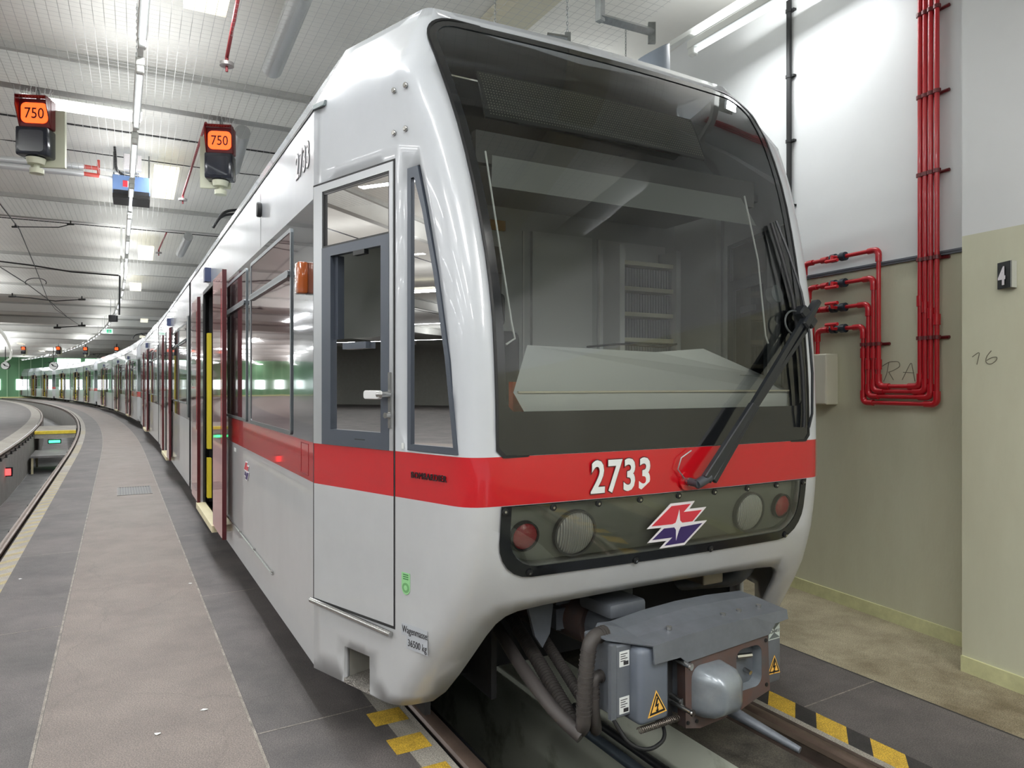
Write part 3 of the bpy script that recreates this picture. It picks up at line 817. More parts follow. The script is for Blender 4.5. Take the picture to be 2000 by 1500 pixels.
NOSE_MATS = [WHITE, RED, GREYB]

def build_section(L, doors, cab_end=False, nb=False, redto=0.0, holes=True):
    """car body tube from s=0 to s=L; doors = list of (s0, s1) openings on the left side"""
    bm = B()
    def mf(x, z):
        if z < 1.1675: return 2 if x >= 0 else 2
        if z < 1.3625: return 1 if x < redto else 3 if not cab_end else (1 if x < redto else 3)
        if z < 2.555: return 3
        return 0
    zs = [.28, 1.1675, 1.3625, 2.555, 3.0]
    hs = [densify([(a, .36), (b, .36), (b, 2.62), (a, 2.62)], .4) for a, b in doors]
    for sd in (-1, 1):
        loop = densify([(L, 3.0), (L, 2.555), (L, 1.3625), (L, 1.1675), (L, .28), (0, .28), (0, 1.1675), (0, 1.3625), (0, 2.555), (0, 3.0)], .5)
        lines = []
        ys = (1.1675, 1.3625, 2.555)
        for zz in ys:
            xs = [0]+[q for a, b in (doors if sd == -1 else []) for q in (a, b)]+[L]
            for i in range(0, len(xs), 2): lines.append(densify([(xs[i], zz), (xs[i+1], zz)], .5, False))
        if redto: lines.append(densify([(redto, 1.1675), (redto, 1.3625)], .3, False))
        cdt(bm, loop, hs if sd == -1 else [], lines, lambda x, y, sd=sd: SD(x, y, 0, sd), mf, 0)
    for sd in (-1, 1):
        P = [(sd*HB, 0, 3.0), (sd*HB, L, 3.0), (sd*1.16, L, 3.4), (sd*1.16, .21 if cab_end else 0, 3.4)]
        quad(bm, P, 0)
    quad(bm, [(-1.16, .2 if cab_end else 0, 3.4), (1.16, .2 if cab_end else 0, 3.4), (1.16, L, 3.4), (-1.16, L, 3.4)], 0)
    quad(bm, [(-HB+.02, .02, .36), (HB-.02, .02, .36), (HB-.02, L-.02, .36), (-HB+.02, L-.02, .36)], 4)
    ends = [L] if cab_end else [0, L]
    for e in ends:
        quad(bm, [(-HB, e, .36), (HB, e, .36), (HB, e, 3.0), (-HB, e, 3.0)], 4)
        quad(bm, [(-HB, e, 3.0), (HB, e, 3.0), (1.16, e, 3.4), (-1.16, e, 3.4)], 4)
    bmesh.ops.remove_doubles(bm, verts=bm.verts, dist=.001)
    bmesh.ops.recalc_face_normals(bm, faces=bm.faces)
    return bm
SEC_MATS = [WHITE, RED, GREYB, BAND, DARK]

def leaf_mesh():
    bm = B(); box(bm, -.03, 0, 0, .68, .36, 2.6)
    bevel(bm, .008, 1); return bm
protos = {}
def part(name, key, mk, mats, parent, M=None, smooth=None, mod=None):
    """make a part, or reuse the mesh already made under the same key"""
    if key in protos: me = protos[key]
    else:
        bm = mk(); me = bpy.data.meshes.new(name); bm.to_mesh(me); bm.free()
        for m_ in (mats if isinstance(mats, (list, tuple)) else [mats]): me.materials.append(m_)
        if smooth is not None: me.shade_smooth(); me.set_sharp_from_angle(angle=R(smooth))
        protos[key] = me
    o = bpy.data.objects.new(name, me); C.objects.link(o); o.parent = parent
    if M is not None: o.matrix_local = M
    if mod: solid(o, mod)
    return o
def boxm(*a):
    def mk():
        bm = B(); box(bm, *a); return bm
    return mk
def windows_for(L, doors, cab_end):
    out = []; edges = [0.52 if cab_end else .35]
    for a, b in doors: edges += [a-.15, b+.15]
    edges.append(L-.45)
    for i in range(0, len(edges), 2):
        a, b = edges[i], edges[i+1]; n = max(1, round((b-a)/1.4))
        w_ = (b-a+.22)/n
        for k in range(n): out.append((a+k*w_, a+(k+1)*w_-.22))
    return out
def pane_mk(a, b, z0, z1, off=.004, th=.006):
    def mk():
        bm = B(); prism(bm, rrect(a, b, z0, z1, .03, 3), lambda x, y, o: SD(x, y, o), -.002, off); return bm
    return mk
def ring_mk(a, b, z0, z1, w_=.022, off=.008):
    def mk():
        bm = B(); ring(bm, rrect(a, b, z0, z1, .025, 3), rrect(a+w_, b-w_, z0+w_, z1-w_, .015, 3), lambda x, y, o: SD(x, y, o), -.002, off); return bm
    return mk
def pantograph(parent, s0, M0, raised=.0):
    r_ = bpy.data.objects.new('pantograph', None); C.objects.link(r_); r_.parent = parent; r_.matrix_local = M0 @ Matrix.Translation((0, s0, 3.4))
    def mk():
        bm = B(); box(bm, -.5, .5, -.5, .5, .03, .1)
        for x in (-.45, .45):
            for y in (-.45, .45): tube(bm, [(x, y, 0), (x, y, .12)], .05, 8)
        return bm
    part('base_frame', 'pb', mk, BLACK, r_)
    def mk():
        bm = B()
        tube(bm, [(-.25, .45, .12), (-.35, 1.5, .35)], .025, 8); tube(bm, [(.25, .45, .12), (.35, 1.5, .35)], .025, 8)
        tube(bm, [(-.35, 1.5, .35), (-.3, .3, .55)], .02, 8); tube(bm, [(.35, 1.5, .35), (.3, .3, .55)], .02, 8)
        return bm
    part('arm', 'pa', mk, BLACK, r_, smooth=40)
    def mk():
        bm = B()
        for y in (.15, .4):
            tube(bm, fillet([(-1.1, y, .32), (-1.0, y, .5), (-.6, y, .58), (.6, y, .58), (1.0, y, .5), (1.1, y, .32)], .12, 5), .018, 8)
        tube(bm, [(-.6, .15, .58), (-.6, .4, .58)], .02, 6); tube(bm, [(.6, .15, .58), (.6, .4, .58)], .02, 6)
        tube(bm, [(-.75, .15, .56), (-.72, .3, .5), (-.6, .4, .5)], .03, 6)
        return bm
    part('collector_head', 'ph', mk, BLACK, r_, smooth=40)

SECT = [(0.0, 6.7, [(3.5, 4.95)], True), (6.95, 15.0, [(10.5 - 6.95, 11.95 - 6.95)], False), (15.25, 24.6, [(19.3-15.25, 20.75-15.25)], False)]
def build_tram(s0, label, detail):
    """one tram: nose, three body sections on the curve, tail nose"""
    p0 = T(0, s0); t = thing('tram', label, 'tram', (p0.x, p0.y, 0), head(s0+1 if detail else s0+3), None)
    Mr = Matrix.Translation((p0.x, p0.y, 0)) @ Matrix.Rotation(t.rotation_euler[2], 4, 'Z'); Mi = Mr.inverted()
    for i, (a, b, doors, cab) in enumerate(SECT):
        L = b-a; pa = T(0, s0+a); pb = T(0, s0+b); dv = pb-pa; ang = math.atan2(-dv.x, dv.y)
        Ms = Mi @ Matrix.Translation((pa.x, pa.y, 0)) @ Matrix.Rotation(ang, 4, 'Z')
        nm = ('front_section', 'middle_section', 'rear_section')[i]
        sec = part(nm, nm, lambda: build_section(L, doors, cab, redto=3.45 if cab else (0.0)), SEC_MATS, t, Ms)
        wins = windows_for(L, doors, cab)
        if cab: wins = [(.516, 1.845), (2.075, 3.3), (5.72, 6.45)]
        for j, (wa, wb) in enumerate(wins):
            w_ = part('window', 'w%d%d' % (i, j), pane_mk(wa, wb, 1.385, 2.24), SIDEGLASS, t, Ms)
            part('window_frame', 'wf%d%d' % (i, j), ring_mk(wa-.02, wb+.02, 1.37, 2.51), mat('window_frame_grey', (104, 110, 114), .3, metal=.6), w_)
            part('vent_pane', 'wv%d%d' % (i, j), pane_mk(wa, wb, 2.285, 2.49), SIDEGLASS, w_)
            part('frame_bar', 'wb%d%d' % (i, j), pane_mk(wa, wb, 2.24, 2.28, .02), mat('window_frame_grey', (132, 138, 142)), w_)
        for (da, db) in doors:
            for q, ls in enumerate((da-.68, db)):
                lf = part('door_leaf', 'leaf', leaf_mesh, DOORRED, t, Ms @ Matrix.Translation((-HB-.05, ls, 0)), smooth=30)
                part('door_glass', 'leafglass', boxm(-.033, -.028, .08, .6, 1.15, 2.45), REDGLASS, lf)
                part('door_edge', 'leafedge', boxm(-.032, .002, -.008, .0005, .36, 2.6), mat('door_edge_red', (74, 20, 26), .3), lf)
            def mk():
                bm = B(); box(bm, -HB, -HB+.5, da, db, .36, 2.62)
                for f_ in list(bm.faces):
                    if abs(f_.calc_center_median().x+HB) < .01: bm.faces.remove(f_)
                return bm
            part('doorway', 'dw%d' % i, mk, mat('doorway_dark', (30, 31, 34), .6), t, Ms)
            def mk():
                bm = B()
                box(bm, -HB-.02, -HB+.04, da-.03, da, .36, 2.64); box(bm, -HB-.02, -HB+.04, db, db+.03, .36, 2.64); box(bm, -HB-.02, -HB+.04, da-.03, db+.03, 2.62, 2.66); return bm
            part('door_frame', 'df%d' % i, mk, BLACK, t, Ms)
            part('door_step', 'ds%d' % i, boxm(-HB-.09, -HB+.12, da-.02, db+.02, .3, .36), CREAM, t, Ms)
            if detail or True:
                def mk():
                    bm = B(); box(bm, -HB+.01, -HB+.05, db-.14, db-.03, .95, 2.2); box(bm, -HB+.01, -HB+.05, db-.14, db-.03, .42, .85)
                    return bm
                part('grab_pole', 'gp%d' % i, mk, YELLOW, t, Ms)
        if i < 2:
            pc = T(0, s0+b-.02); pd = T(0, s0+SECT[i+1][0]+.02); dv = pd-pc
            Mg = Mi @ Matrix.Translation((pc.x, pc.y, 0)) @ Matrix.Rotation(math.atan2(-dv.x, dv.y), 4, 'Z')
            def mk():
                bm = B(); P = [(-HB+.04, .32), (HB-.04, .32), (HB-.04, 2.98), (1.13, 3.36), (-1.13, 3.36), (-HB+.04, 2.98)]
                prism(bm, P, lambda x, z, o: (x, o, z), 0, .29); return bm
            part('gangway_bellows', 'bellows', mk, BLACK, t, Mg)
        # dark post in front of each joint and the small camera or lamp box above doors
        bx = {0: 4.45, 1: 3.9, 2: 4.6}[i]
        part('side_camera', 'blu%d' % i, boxm(-HB-.06, -HB, bx-.06, bx+.06, 2.70, 2.84), mat('small_blue_box', (40, 52, 88), .4), t, Ms)
        part('roof_seam', 'seam%d' % i, boxm(-HB-.004, -HB+.01, .0, L, 2.985, 3.0), BLACK, t, Ms)
        if i > 0:
            part('corner_post', 'cp%d' % i, boxm(-HB-.012, -HB+.01, .02, .22, 1.2, 2.57), mat('post_dark_grey', (70, 76, 80), .3, metal=.4), t, Ms)
        part('underframe', 'uf%d' % i, boxm(-1.15, 1.15, .5 if cab else .1, L-.2, .18, .36), DARK, t, Ms)
        if i != 1:
            for wy in ((2.0, 3.9) if i == 0 else (L-4.2, L-2.3)):
                for x in (-.72, .72):
                    def mk():
                        bm = B(); tube(bm, [(-.06, 0, 0), (.06, 0, 0)], .29, 24); tube(bm, [(-.09, 0, 0), (.09, 0, 0)], .09, 12); return bm
                    part('wheel', 'wheel', mk, RAILDARK, t, Ms @ Matrix.Translation((x-.14, wy, .305)), smooth=40)
    # joint to noses
    nose = part('front_nose', 'nose', build_nose_mesh, NOSE_MATS, t, Matrix.Identity(4), smooth=28, mod=.028)
    pe = T(0, s0+24.6); he = head(s0+24.6)
    Mt = Mi @ Matrix.Translation((pe.x, pe.y, 0)) @ Matrix.Rotation(he+math.pi, 4, 'Z')
    part('rear_nose', 'nose', build_nose_mesh, NOSE_MATS, t, Mt, smooth=28)
    for Mx, nm in ((Matrix.Identity(4), 'front'), (Mt, 'rear')):
        if detail and nm == 'front': continue
        def mk():
            bm = B(); pts = densify(ws_loop(.0), .12); cdt(bm, pts, [], [], lambda x, y: FR(x, y, .004), lambda x, y: 0, .12); return bm
        part('windshield', 'wsfar', mk, BLACKG, t, Mx, smooth=40)
        def mk():
            bm = B(); a, b, c, d = DOORWIN; prism(bm, [(a, c), (b, c), (b, d), (a, d)], lambda x, y, o: TP(x, y, o), -.01, .004)
            prism(bm, [(-.968, 1.372), (-.68, 1.372), (-.68, 2.56), (-.75, 2.56), (-.86, 2.1)], lambda x, y, o: TP(x, y, o), -.01, .004); return bm
        part('cab_side_window', 'cswfar', mk, BLACKG, t, Mx)
        def mk():
            bm = B(); prism(bm, MASK_IN, lambda x, y, o: FR(x, y, o), -.02, .004); return bm
        part('lamp_panel', 'lpfar', mk, BLACKG, t, Mx)
    pantograph(t, 6.3, Matrix.Identity(4) if detail else Matrix.Identity(4))
    return t

tram = build_tram(0, 'nearest silver and red tram, number 2733 on its nose, coupler toward the camera', True)
build_tram(26.9, 'second tram in line, coupled right behind the front one', False)
build_tram(53.8, 'third tram in line, its dark cab window small in the distance', False)
build_tram(80.7, 'last tram in line, farthest away before the green gates', False)

# ---- details of the front tram's nose
def tp(name, pts, o0, o1, m, parent=tram, fn=TP):
    bm = B(); prism(bm, pts, lambda x, y, o: fn(x, y, o), o0, o1); return finish(bm, name, m, parent)
def R4(a, b, c, d): return [(a, c), (b, c), (b, d), (a, d)]
# windshield glass with black print border
bm = B(); cdt(bm, densify(ws_loop(.004), .1), [], [], lambda x, y: FR(x, y, .0), lambda x, y: 0, .1)
ws = finish(bm, 'windshield', WSHIELD, tram, 40); ws['label'] = 'large tinted curved windshield'
o_ = ws_loop(-.002); i_ = ws_loop(.04, zbot=1.50, rr=.15)
bm = B()
def cdt_ring(bm, outer, inner, off, f=FR, step=.08):
    cdt(bm, densify(outer, step), [densify(inner, step)], [], lambda x, y: f(x, y, off), lambda x, y: 0, .1)
cdt_ring(bm, ws_loop(0.002), i_, .004); finish(bm, 'black_border', FRIT, ws, 40)
bm = B(); lo_ = ws_loop(-.006); li_ = ws_loop(.005)
ring(bm, lo_, li_, lambda x, y, o: FR(x, y, o), .001, .007); finish(bm, 'rubber_seal', BLACK, ws, 40)
# dark display matrix behind the glass
bm = B(); MX = []
def inner(l, z, off): return FR(l, z, -.05-off)
prism(bm, densify([(-.80, 2.84), (.48, 2.84), (.5, 3.1), (-.78, 3.1)], .2), inner, 0, .012)
dm = finish(bm, 'destination_display', mat('display_case', (44, 46, 46), .4), tram)
bm = B()
for i in range(88):
    for j in range(16):
        x = -.775+i*.0142; z = 2.855+j*.0148
        P = [FR(x+a, z+b, -.045) for a, b in ((0, 0), (.005, 0), (.005, .005), (0, .005))]; quad(bm, P)
finish(bm, 'dot_matrix', mat('dot_grey', (150, 152, 136), .5), dm)
# lamp cover: black border, tinted cover, bolts, recess with lamps
bm = B(); cdt_ring(bm, mask_loop(0), MASK_IN, .006); cov = finish(bm, 'lamp_cover', BLACKG, tram, 40)
bm = B(); cdt(bm, densify(mask_loop(.03), .1), [], [], lambda x, y: FR(x, y, .004), lambda x, y: 0, .1); finish(bm, 'tinted_glass', MASKGLASS, cov, 40)
bm = B(); cdt(bm, densify(MASK_IN, .1), [], [], lambda x, y: FR(x, y, -.045), lambda x, y: 0, .1)
lo_ = densify(MASK_IN, .1); ring(bm, lo_, lo_, lambda x, y, o: FR(x, y, o), -.045, -.001)
finish(bm, 'back_panel', MASKBACK, cov, 40)
for l, z in [(-.868, 1.147), (-.652, 1.148), (-.434, 1.148), (-.217, 1.148), (0, 1.15), (.219, 1.15), (.437, 1.15), (.648, 1.15), (.86, 1.15), (-.735, .882), (-.2, .872), (.245, .874), (.772, .884), (-.87, 1.0)][:13]:
    bm = B(); prism(bm, circ(l, z, .014, 14), lambda x, y, o: FR(x, y, o), .004, .012); b_ = finish(bm, 'bolt', BLACK, cov, 40)
    bm = B(); prism(bm, circ(l, z, .0055, 8), lambda x, y, o: FR(x, y, o), .012, .016); finish(bm, 'bolt_head', CHROME, b_, 40)
def dome(bm, l, z, r, h, fo, n=24, rings=6):
    prev = None
    for k in range(rings+1):
        a = R(90*k/rings); rr = r*math.cos(a); off = fo+h*math.sin(a)
        if k == rings: c_ = bm.verts.new(FR(l, z, off)); [bm.faces.new([prev[i], prev[(i+1) % n], c_]) for i in range(n)]; break
        cur = [bm.verts.new(FR(l+rr*math.cos(2*math.pi*i/n), z+rr*math.sin(2*math.pi*i/n), off)) for i in range(n)]
        if prev:
            for i in range(n): bm.faces.new([prev[i], prev[(i+1) % n], cur[(i+1) % n], cur[i]])
        prev = cur
LENS = mat('headlamp_lens', (252, 253, 253), .2, metal=.15)
_nt = LENS.node_tree; _w = _nt.nodes.new('ShaderNodeTexWave'); _w.inputs['Scale'].default_value = 28; _w.inputs['Distortion'].default_value = 1.5
_tc = _nt.nodes.new('ShaderNodeTexCoord'); _b = _nt.nodes.new('ShaderNodeBump'); _b.inputs['Strength'].default_value = .7; _b.inputs['Distance'].default_value = .01
_nt.links.new(_tc.outputs['Object'], _w.inputs[0]); _nt.links.new(_w.outputs['Fac'], _b.inputs['Height']); _nt.links.new(_b.outputs[0], _nt.nodes['Principled BSDF'].inputs['Normal'])
for sg in (-1, 1):
    bm = B(); ring(bm, circ(sg*.515, 1.015, .102, 28), circ(sg*.515, 1.015, .093, 28), lambda x, y, o: FR(x, y, o), -.044, -.022)
    hl = finish(bm, 'headlamp', mat('lamp_bezel', (120, 122, 124), .3, metal=.5), tram, 30)
    bm = B(); dome(bm, sg*.515, 1.015, .095, .022, -.034); finish(bm, 'lens', LENS, hl, 60)
    bm = B(); ring(bm, circ(sg*.755, 1.025, .063, 24), circ(sg*.755, 1.025, .056, 24), lambda x, y, o: FR(x, y, o), -.044, -.022)
    tl = finish(bm, 'tail_lamp', BLACK, tram, 30); tl['label'] = 'small round red tail lamp'
    bm = B(); dome(bm, sg*.755, 1.025, .058, .024, -.034); finish(bm, 'lens', LAMPRED, tl, 60)
# number and emblem
Mfront = lambda l, z, off: frameM(FR(l, z, off), (1, 0, 0), (0, (sf(z+.05)-sf(z-.05))/.1, 1))
text_mesh('number_outline', '2733', .19, mat('number_edge', (70, 24, 28), .4), tram, Mfront(-.475, 1.195, .003), .78, .0085, .0008, spacing=1.12)
text_mesh('number', '2733', .19, PAPER, tram, Mfront(-.475, 1.195, .0045), .78, .0045, .0008, spacing=1.12)
def emblem(parent, fn, cx, cz, sc_, nm='emblem'):
    # outline in units; read off the sign
    W_ = [(-.301, .592), (.521, .598), (.351, .399), (.953, .401), (.557, .036), (1.031, .032), (.338, -.567), (-.492, -.57), (-.295, -.386), (-.921, -.38), (-.518, -.016), (-.999, -.007)]
    Rr = [(-.266, .524), (.38, .535), (.162, .333), (.796, .337), (.507, .058), (.154, .057), (.077, .123), (.01, .45), (-.043, .181), (-.075, .078), (-.174, .045), (-.858, .055)]
    Bl = [(-.443, -.044), (-.102, -.048), (-.04, -.115), (.02, -.436), (.075, -.163), (.12, -.06), (.864, -.024), (.311, -.499), (-.349, -.509), (-.117, -.312), (-.781, -.314)]
    f = lambda x, y, o: fn(cx+x*sc_, cz+y*sc_, o)
    bm = B(); prism(bm, W_, f, .002, .005); e = finish(bm, nm, LWHITE, parent)
    bm = B(); prism(bm, Rr, f, .005, .006); finish(bm, 'red_field', LRED, e)
    bm = B(); prism(bm, Bl, f, .005, .006); finish(bm, 'blue_field', LBLUE, e)
    return e
emblem(tram, FR, .012, 1.012, .175)['label'] = 'red, white and blue angular emblem on the lamp cover'
emblem(tram, lambda x, y, o: SD(-x, y, o), -2.06, 1.005, .12)['label'] = 'small angular emblem on the side below the red band'
side_x = lambda s, z, off: frameM(SD(s, z, off), (0, -1, 0), (0, 0, 1))
text_mesh('side_number_outline', '2733', .185, TEXTD, tram, side_x(.39, 2.742, .002), .76, .006, .0006, spacing=1.12)
text_mesh('side_number', '2733', .185, LWHITE, tram, side_x(.39, 2.742, .0035), .76, .001, .0006, spacing=1.12)
tpx = lambda s, z, off: frameM(TP(s, z, off), Vector((.3236, -.946, 0)), (0, 0, 1))
text_mesh('maker_lettering', 'BOMBARDIER', .038, mat('letter_metal', (58, 50, 54), .3, metal=.6), tram, tpx(-.70, 1.258, .004), .88, .0, .002, spacing=1.1)
lb_ = tp('mass_label', R4(-.797, -.64, .588, .638), .001, .0025, mat('label_grey', (176, 180, 186), .5))
tp('mass_label_lower', R4(-.797, -.672, .537, .588), .001, .0025, mat('label_grey', (176, 180, 186)), lb_)
text_mesh('label_text', 'Wagenmasse:', .042, TEXTD, lb_, tpx(-.645, .602, .004), .72, .0, .0004)
text_mesh('label_text', '36500 kg', .042, TEXTD, lb_, tpx(-.68, .55, .004), .78, .0, .0004)
gs = tp('inspection_sticker', [(-.692, .853), (-.64, .853), (-.64, .79)]+[(-.666+.026*math.cos(R(a)), .79+.03*math.sin(R(a))) for a in range(0, -181, -30)], .001, .0022, mat('sticker_green', (148, 204, 146), .5))
tp('sticker_ring', circ(-.666, .79, .021, 18), .0022, .003, mat('sticker_green_dark', (104, 160, 104), .5), gs)
tp('sticker_core', circ(-.666, .79, .011, 18), .003, .0036, mat('sticker_green', (148, 204, 146)), gs)
for zz in (.843, .834, .825): tp('sticker_line', R4(-.682, -.65, zz, zz+.004), .0022, .003, mat('sticker_green_deep', (50, 110, 60), .5), gs)
tp('small_label', R4(-.655, -.64, 1.375, 1.40), .001, .003, PAPER)
for a, b in ((-.594, 2.909), (-.667, 2.91), (-.594, 2.727), (-.667, 2.727)):
    bm = B(); prism(bm, circ(a, b, .012, 14), lambda x, y, o: TP(x, y, o), 0, .012); bevel(bm, .003, 1); finish(bm, 'body_bolt', CHROME, tram, 40)
# cab door
seam = mat('seam_dark', (26, 26, 28), .6)
def loopbar(pts, w_, o0, o1, m, nm, parent=tram, fn=TP):
    bm = B(); tube(bm, [fn(x, y, (o0+o1)/2) for x, y in pts], w_, 6); return finish(bm, nm, m, parent)
door = tp('cab_door', R4(-.588, -.006, .61, 1.1675), -.006, .003, GREYB); door['label'] = 'grey cab side door with dark window frame and silver edge'
tp('door_band', R4(-.588, -.006, 1.1675, 1.3625), -.006, .003, RED, door)
bm = B()
for q in (R4(-.597, -.588, .6, 2.615), R4(-.006, .003, .6, 2.615), R4(-.597, .003, 2.607, 2.618), R4(-.597, .003, .597, .61)): prism(bm, q, lambda x, y, o: TP(x, y, o), -.004, .0015)
finish(bm, 'door_gap', seam, door)
bm = B()
for q in (R4(-.588, -.564, 1.3625, 2.607), R4(-.076, -.006, 1.3625, 2.607), R4(-.564, -.076, 2.572, 2.607)): prism(bm, q, lambda x, y, o: TP(x, y, o), -.006, .006)
finish(bm, 'silver_edge', SILVER, door)
bm = B(); ring(bm, R4(-.564, -.076, 1.3625, 2.3), R4(-.51, -.146, 1.437, 2.256), lambda x, y, o: TP(x, y, o), -.02, .008); finish(bm, 'window_frame', FRAMEG, door)
bm = B(); ring(bm, R4(-.565, -.076, 2.3, 2.572), R4(-.556, -.085, 2.31, 2.563), lambda x, y, o: TP(x, y, o), -.02, .003); finish(bm, 'upper_frame', BLACK, door)
tp('upper_pane', R4(-.556, -.085, 2.31, 2.563), -.012, -.008, CABGLASS, door)
tp('lower_pane', R4(-.51, -.146, 1.437, 1.86), -.014, -.010, CABGLASS, door)
tp('slider_rail', R4(-.51, -.146, 1.735, 1.765), -.03, -.016, BLACK, door)
tp('vertical_rail', R4(-.172, -.146, 1.85, 2.256), -.05, -.014, FRAMEG, door)
tp('slider_handle', R4(-.42, -.25, 1.81, 1.84), -.012, .016, FRAMEG, door)
tp('top_catch', R4(-.40, -.32, 2.235, 2.256), -.014, .01, BLACK, door)
tp('frame_slot', R4(-.4, -.33, 1.398, 1.402), .008, .0095, BLACK, door)
hd = tp('door_handle', R4(-.581, -.566, 1.46, 1.70), .006, .014, CHROME, door)
bm = B(); q = [TP(-.573, 1.605, .012), TP(-.573, 1.605, .05), TP(-.55, 1.605, .055)]; tube(bm, q, .014, 10)
finish(bm, 'pivot', CHROME, hd, 40)
bm = B(); prism(bm, rrect(-.565, -.46, 1.585, 1.622, .012, 4), lambda x, y, o: TP(x, y, o), .04, .062); bevel(bm, .004, 1); finish(bm, 'grip', mat('handle_white', (225, 226, 226), .35), hd, 40)
tp('lock', circ(-.573, 1.515, .013, 12), .014, .035, CHROME, hd)
bm = B(); tube(bm, [TP(.006, .598, .012), TP(-.583, .575, .012)], .013, 10); finish(bm, 'door_sill_bar', CHROME, tram, 40)
# corner window
tri = [(-.968, 1.372), (-.68, 1.372), (-.68, 2.555), (-.742, 2.555), (-.79, 2.37), (-.857, 2.1), (-.922, 1.75)]
def shrink(p, k):
    cx = sum(a for a, b in p)/len(p); return [(a+(k if a < -.70 else -k), b+(k*1.2 if b < 1.5 else (-k*2 if b > 2.5 else 0))) for a, b in p]
bm = B(); ring(bm, tri, shrink(tri, .022), lambda x, y, o: TP(x, y, o), -.012, .006); cw = finish(bm, 'corner_window', FRAMEG, tram)
bm = B(); prism(bm, shrink(tri, .02), lambda x, y, o: TP(x, y, o), -.008, -.004); finish(bm, 'glass', CABGLASS, cw)
# boarding step pocket
def TPi(s, z, off): return TP(s, z, off)
bm = B(); P = R4(-.426, -.244, .272, .434)
ring(bm, P, P, TPi, -.14, 0); prism(bm, P, TPi, -.15, -.14); st = finish(bm, 'step_pocket', mat('pocket_grey', (196, 194, 186), .5), tram)
bm = B(); box(bm, -.4255, -.2445, -.14, .004, .268, .288, 0, lambda a, b, c: TP(a, c, b)); finish(bm, 'tread', mat('tread_metal', (150, 146, 140), .4, metal=.6, bump=.8, bscale=120), st)
# amber lamp, side vent, red hatch, side handrail
bm = B(); box(bm, .12, .2, -.002, .05, 2.105, 2.265, 0, lambda a, b, c: SD(a, c, b)); bevel(bm, .01, 2); finish(bm, 'side_marker', mat('amber_lamp', (176, 88, 36), .15, coat=.6), tram, 40)
bm = B(); prism(bm, circ(1.46, 2.81, .035, 20, .05), lambda x, y, o: SD(x, y, o), 0, .03); bevel(bm, .006, 1); v_ = finish(bm, 'side_vent', BLACK, tram, 40)
bm = B()
for q in (R4(.11, .28, 1.345, 1.35), R4(.11, .116, 1.19, 1.35), R4(.274, .28, 1.19, 1.35), R4(.11, .28, 1.19, 1.195)): prism(bm, q, lambda x, y, o: SD(x, y, o), -.002, .0015)
finish(bm, 'hatch_outline', mat('hatch_line', (110, 14, 24), .5), tram)
bm = B(); tube(bm, [SD(1.02, .485, .006), SD(3.1, .508, .006)], .008, 6); hr = finish(bm, 'side_trim_rail', CHROME, tram, 40)
for q in (1.05, 1.7, 2.35, 3.05):
    bm = B(); box(bm, q-.02, q+.02, -.002, .012, .478+(q-1)*.01, .5+(q-1)*.01, 0, lambda a, b, c: SD(a, c, b)); finish(bm, 'clip', CHROME, hr)
bm = B(); box(bm, 1.483, 1.487, -.002, .001, 2.56, 2.985, 0, lambda a, b, c: SD(a, c, b)); finish(bm, 'panel_gap', mat('gap_grey', (120, 124, 128), .6), tram)
bm = B(); prism(bm, R4(2.62, 2.72, 1.1, 1.13)+[], lambda x, y, o: SD(x, y, o), .001, .002); finish(bm, 'small_side_label', PAPER, tram)
bm = B(); box(bm, -.09, .0, -.002, .01, 2.985, 3.012, 0, lambda a, b, c: TP(a, c, b)); finish(bm, 'gutter_end', mat('gutter_grey', (120, 130, 132), .5), tram)
# roof horn
bm = B(); n = 24
a_ = [bm.verts.new((.855+.112*math.cos(2*math.pi*i/n), .12+.115*math.sin(2*math.pi*i/n), 3.4)) for i in range(n)]
b_ = [bm.verts.new((.855+.102*math.cos(2*math.pi*i/n), .12+.105*math.sin(2*math.pi*i/n), 3.82+.06*math.cos(2*math.pi*i/n))) for i in range(n)]
bm.faces.new(b_); [bm.faces.new([a_[i], a_[(i+1) % n], b_[(i+1) % n], b_[i]]) for i in range(n)]
bevel(bm, .006, 1)
finish(bm, 'antenna_housing', mat('antenna_grey', (140, 150, 162), .4), tram, 40)

# ---- wiper
wp = bpy.data.objects.new('windshield_wiper', None); C.objects.link(wp); wp.parent = tram
def FO(l, z, o): return Vector(FR(l, z, o))
bm = B(); prism(bm, circ(.045, 1.212, .042, 20), lambda x, y, o: FR(x, y, o), .0, .012); finish(bm, 'mount', RED, wp, 30)
bm = B(); prism(bm, circ(.045, 1.212, .02, 6), lambda x, y, o: FR(x, y, o), .012, .03); finish(bm, 'nut', CHROME, wp)
bm = B(); tube(bm, [FO(.045, 1.212, .02), FO(.045, 1.212, .085)], .018, 12)
dome_c = FO(.045, 1.212, .085)
tube(bm, [FO(.04, 1.208, .075), FO(.115, 1.235, .075)], .022, 12); finish(bm, 'pivot', mat('wiper_grey', (62, 66, 72), .4), wp, 40)
def bar(bm, p, q, w0, w1, h):
    p = Vector(p); q = Vector(q); t_ = (q-p).normalized(); sd_ = t_.cross(Vector((0, -1, 0))).normalized(); up_ = sd_.cross(t_).normalized()
    v = []
    for c_, w_ in ((p, w0), (q, w1)):
        for a, b in ((-1, -1), (1, -1), (1, 1), (-1, 1)): v.append(bm.verts.new(c_+sd_*w_*a/2+up_*h*b/2))
    for q_ in ((0, 1, 2, 3), (7, 6, 5, 4), (0, 4, 5, 1), (1, 5, 6, 2), (2, 6, 7, 3), (3, 7, 4, 0)): bm.faces.new([v[i] for i in q_])
WG = mat('wiper_black', (34, 37, 41), .35)
bm = B(); bar(bm, FO(.09, 1.225, .08), FO(.40, 1.55, .075), .05, .04, .03); bar(bm, FO(.135, 1.215, .08), FO(.42, 1.545, .075), .03, .03, .022)
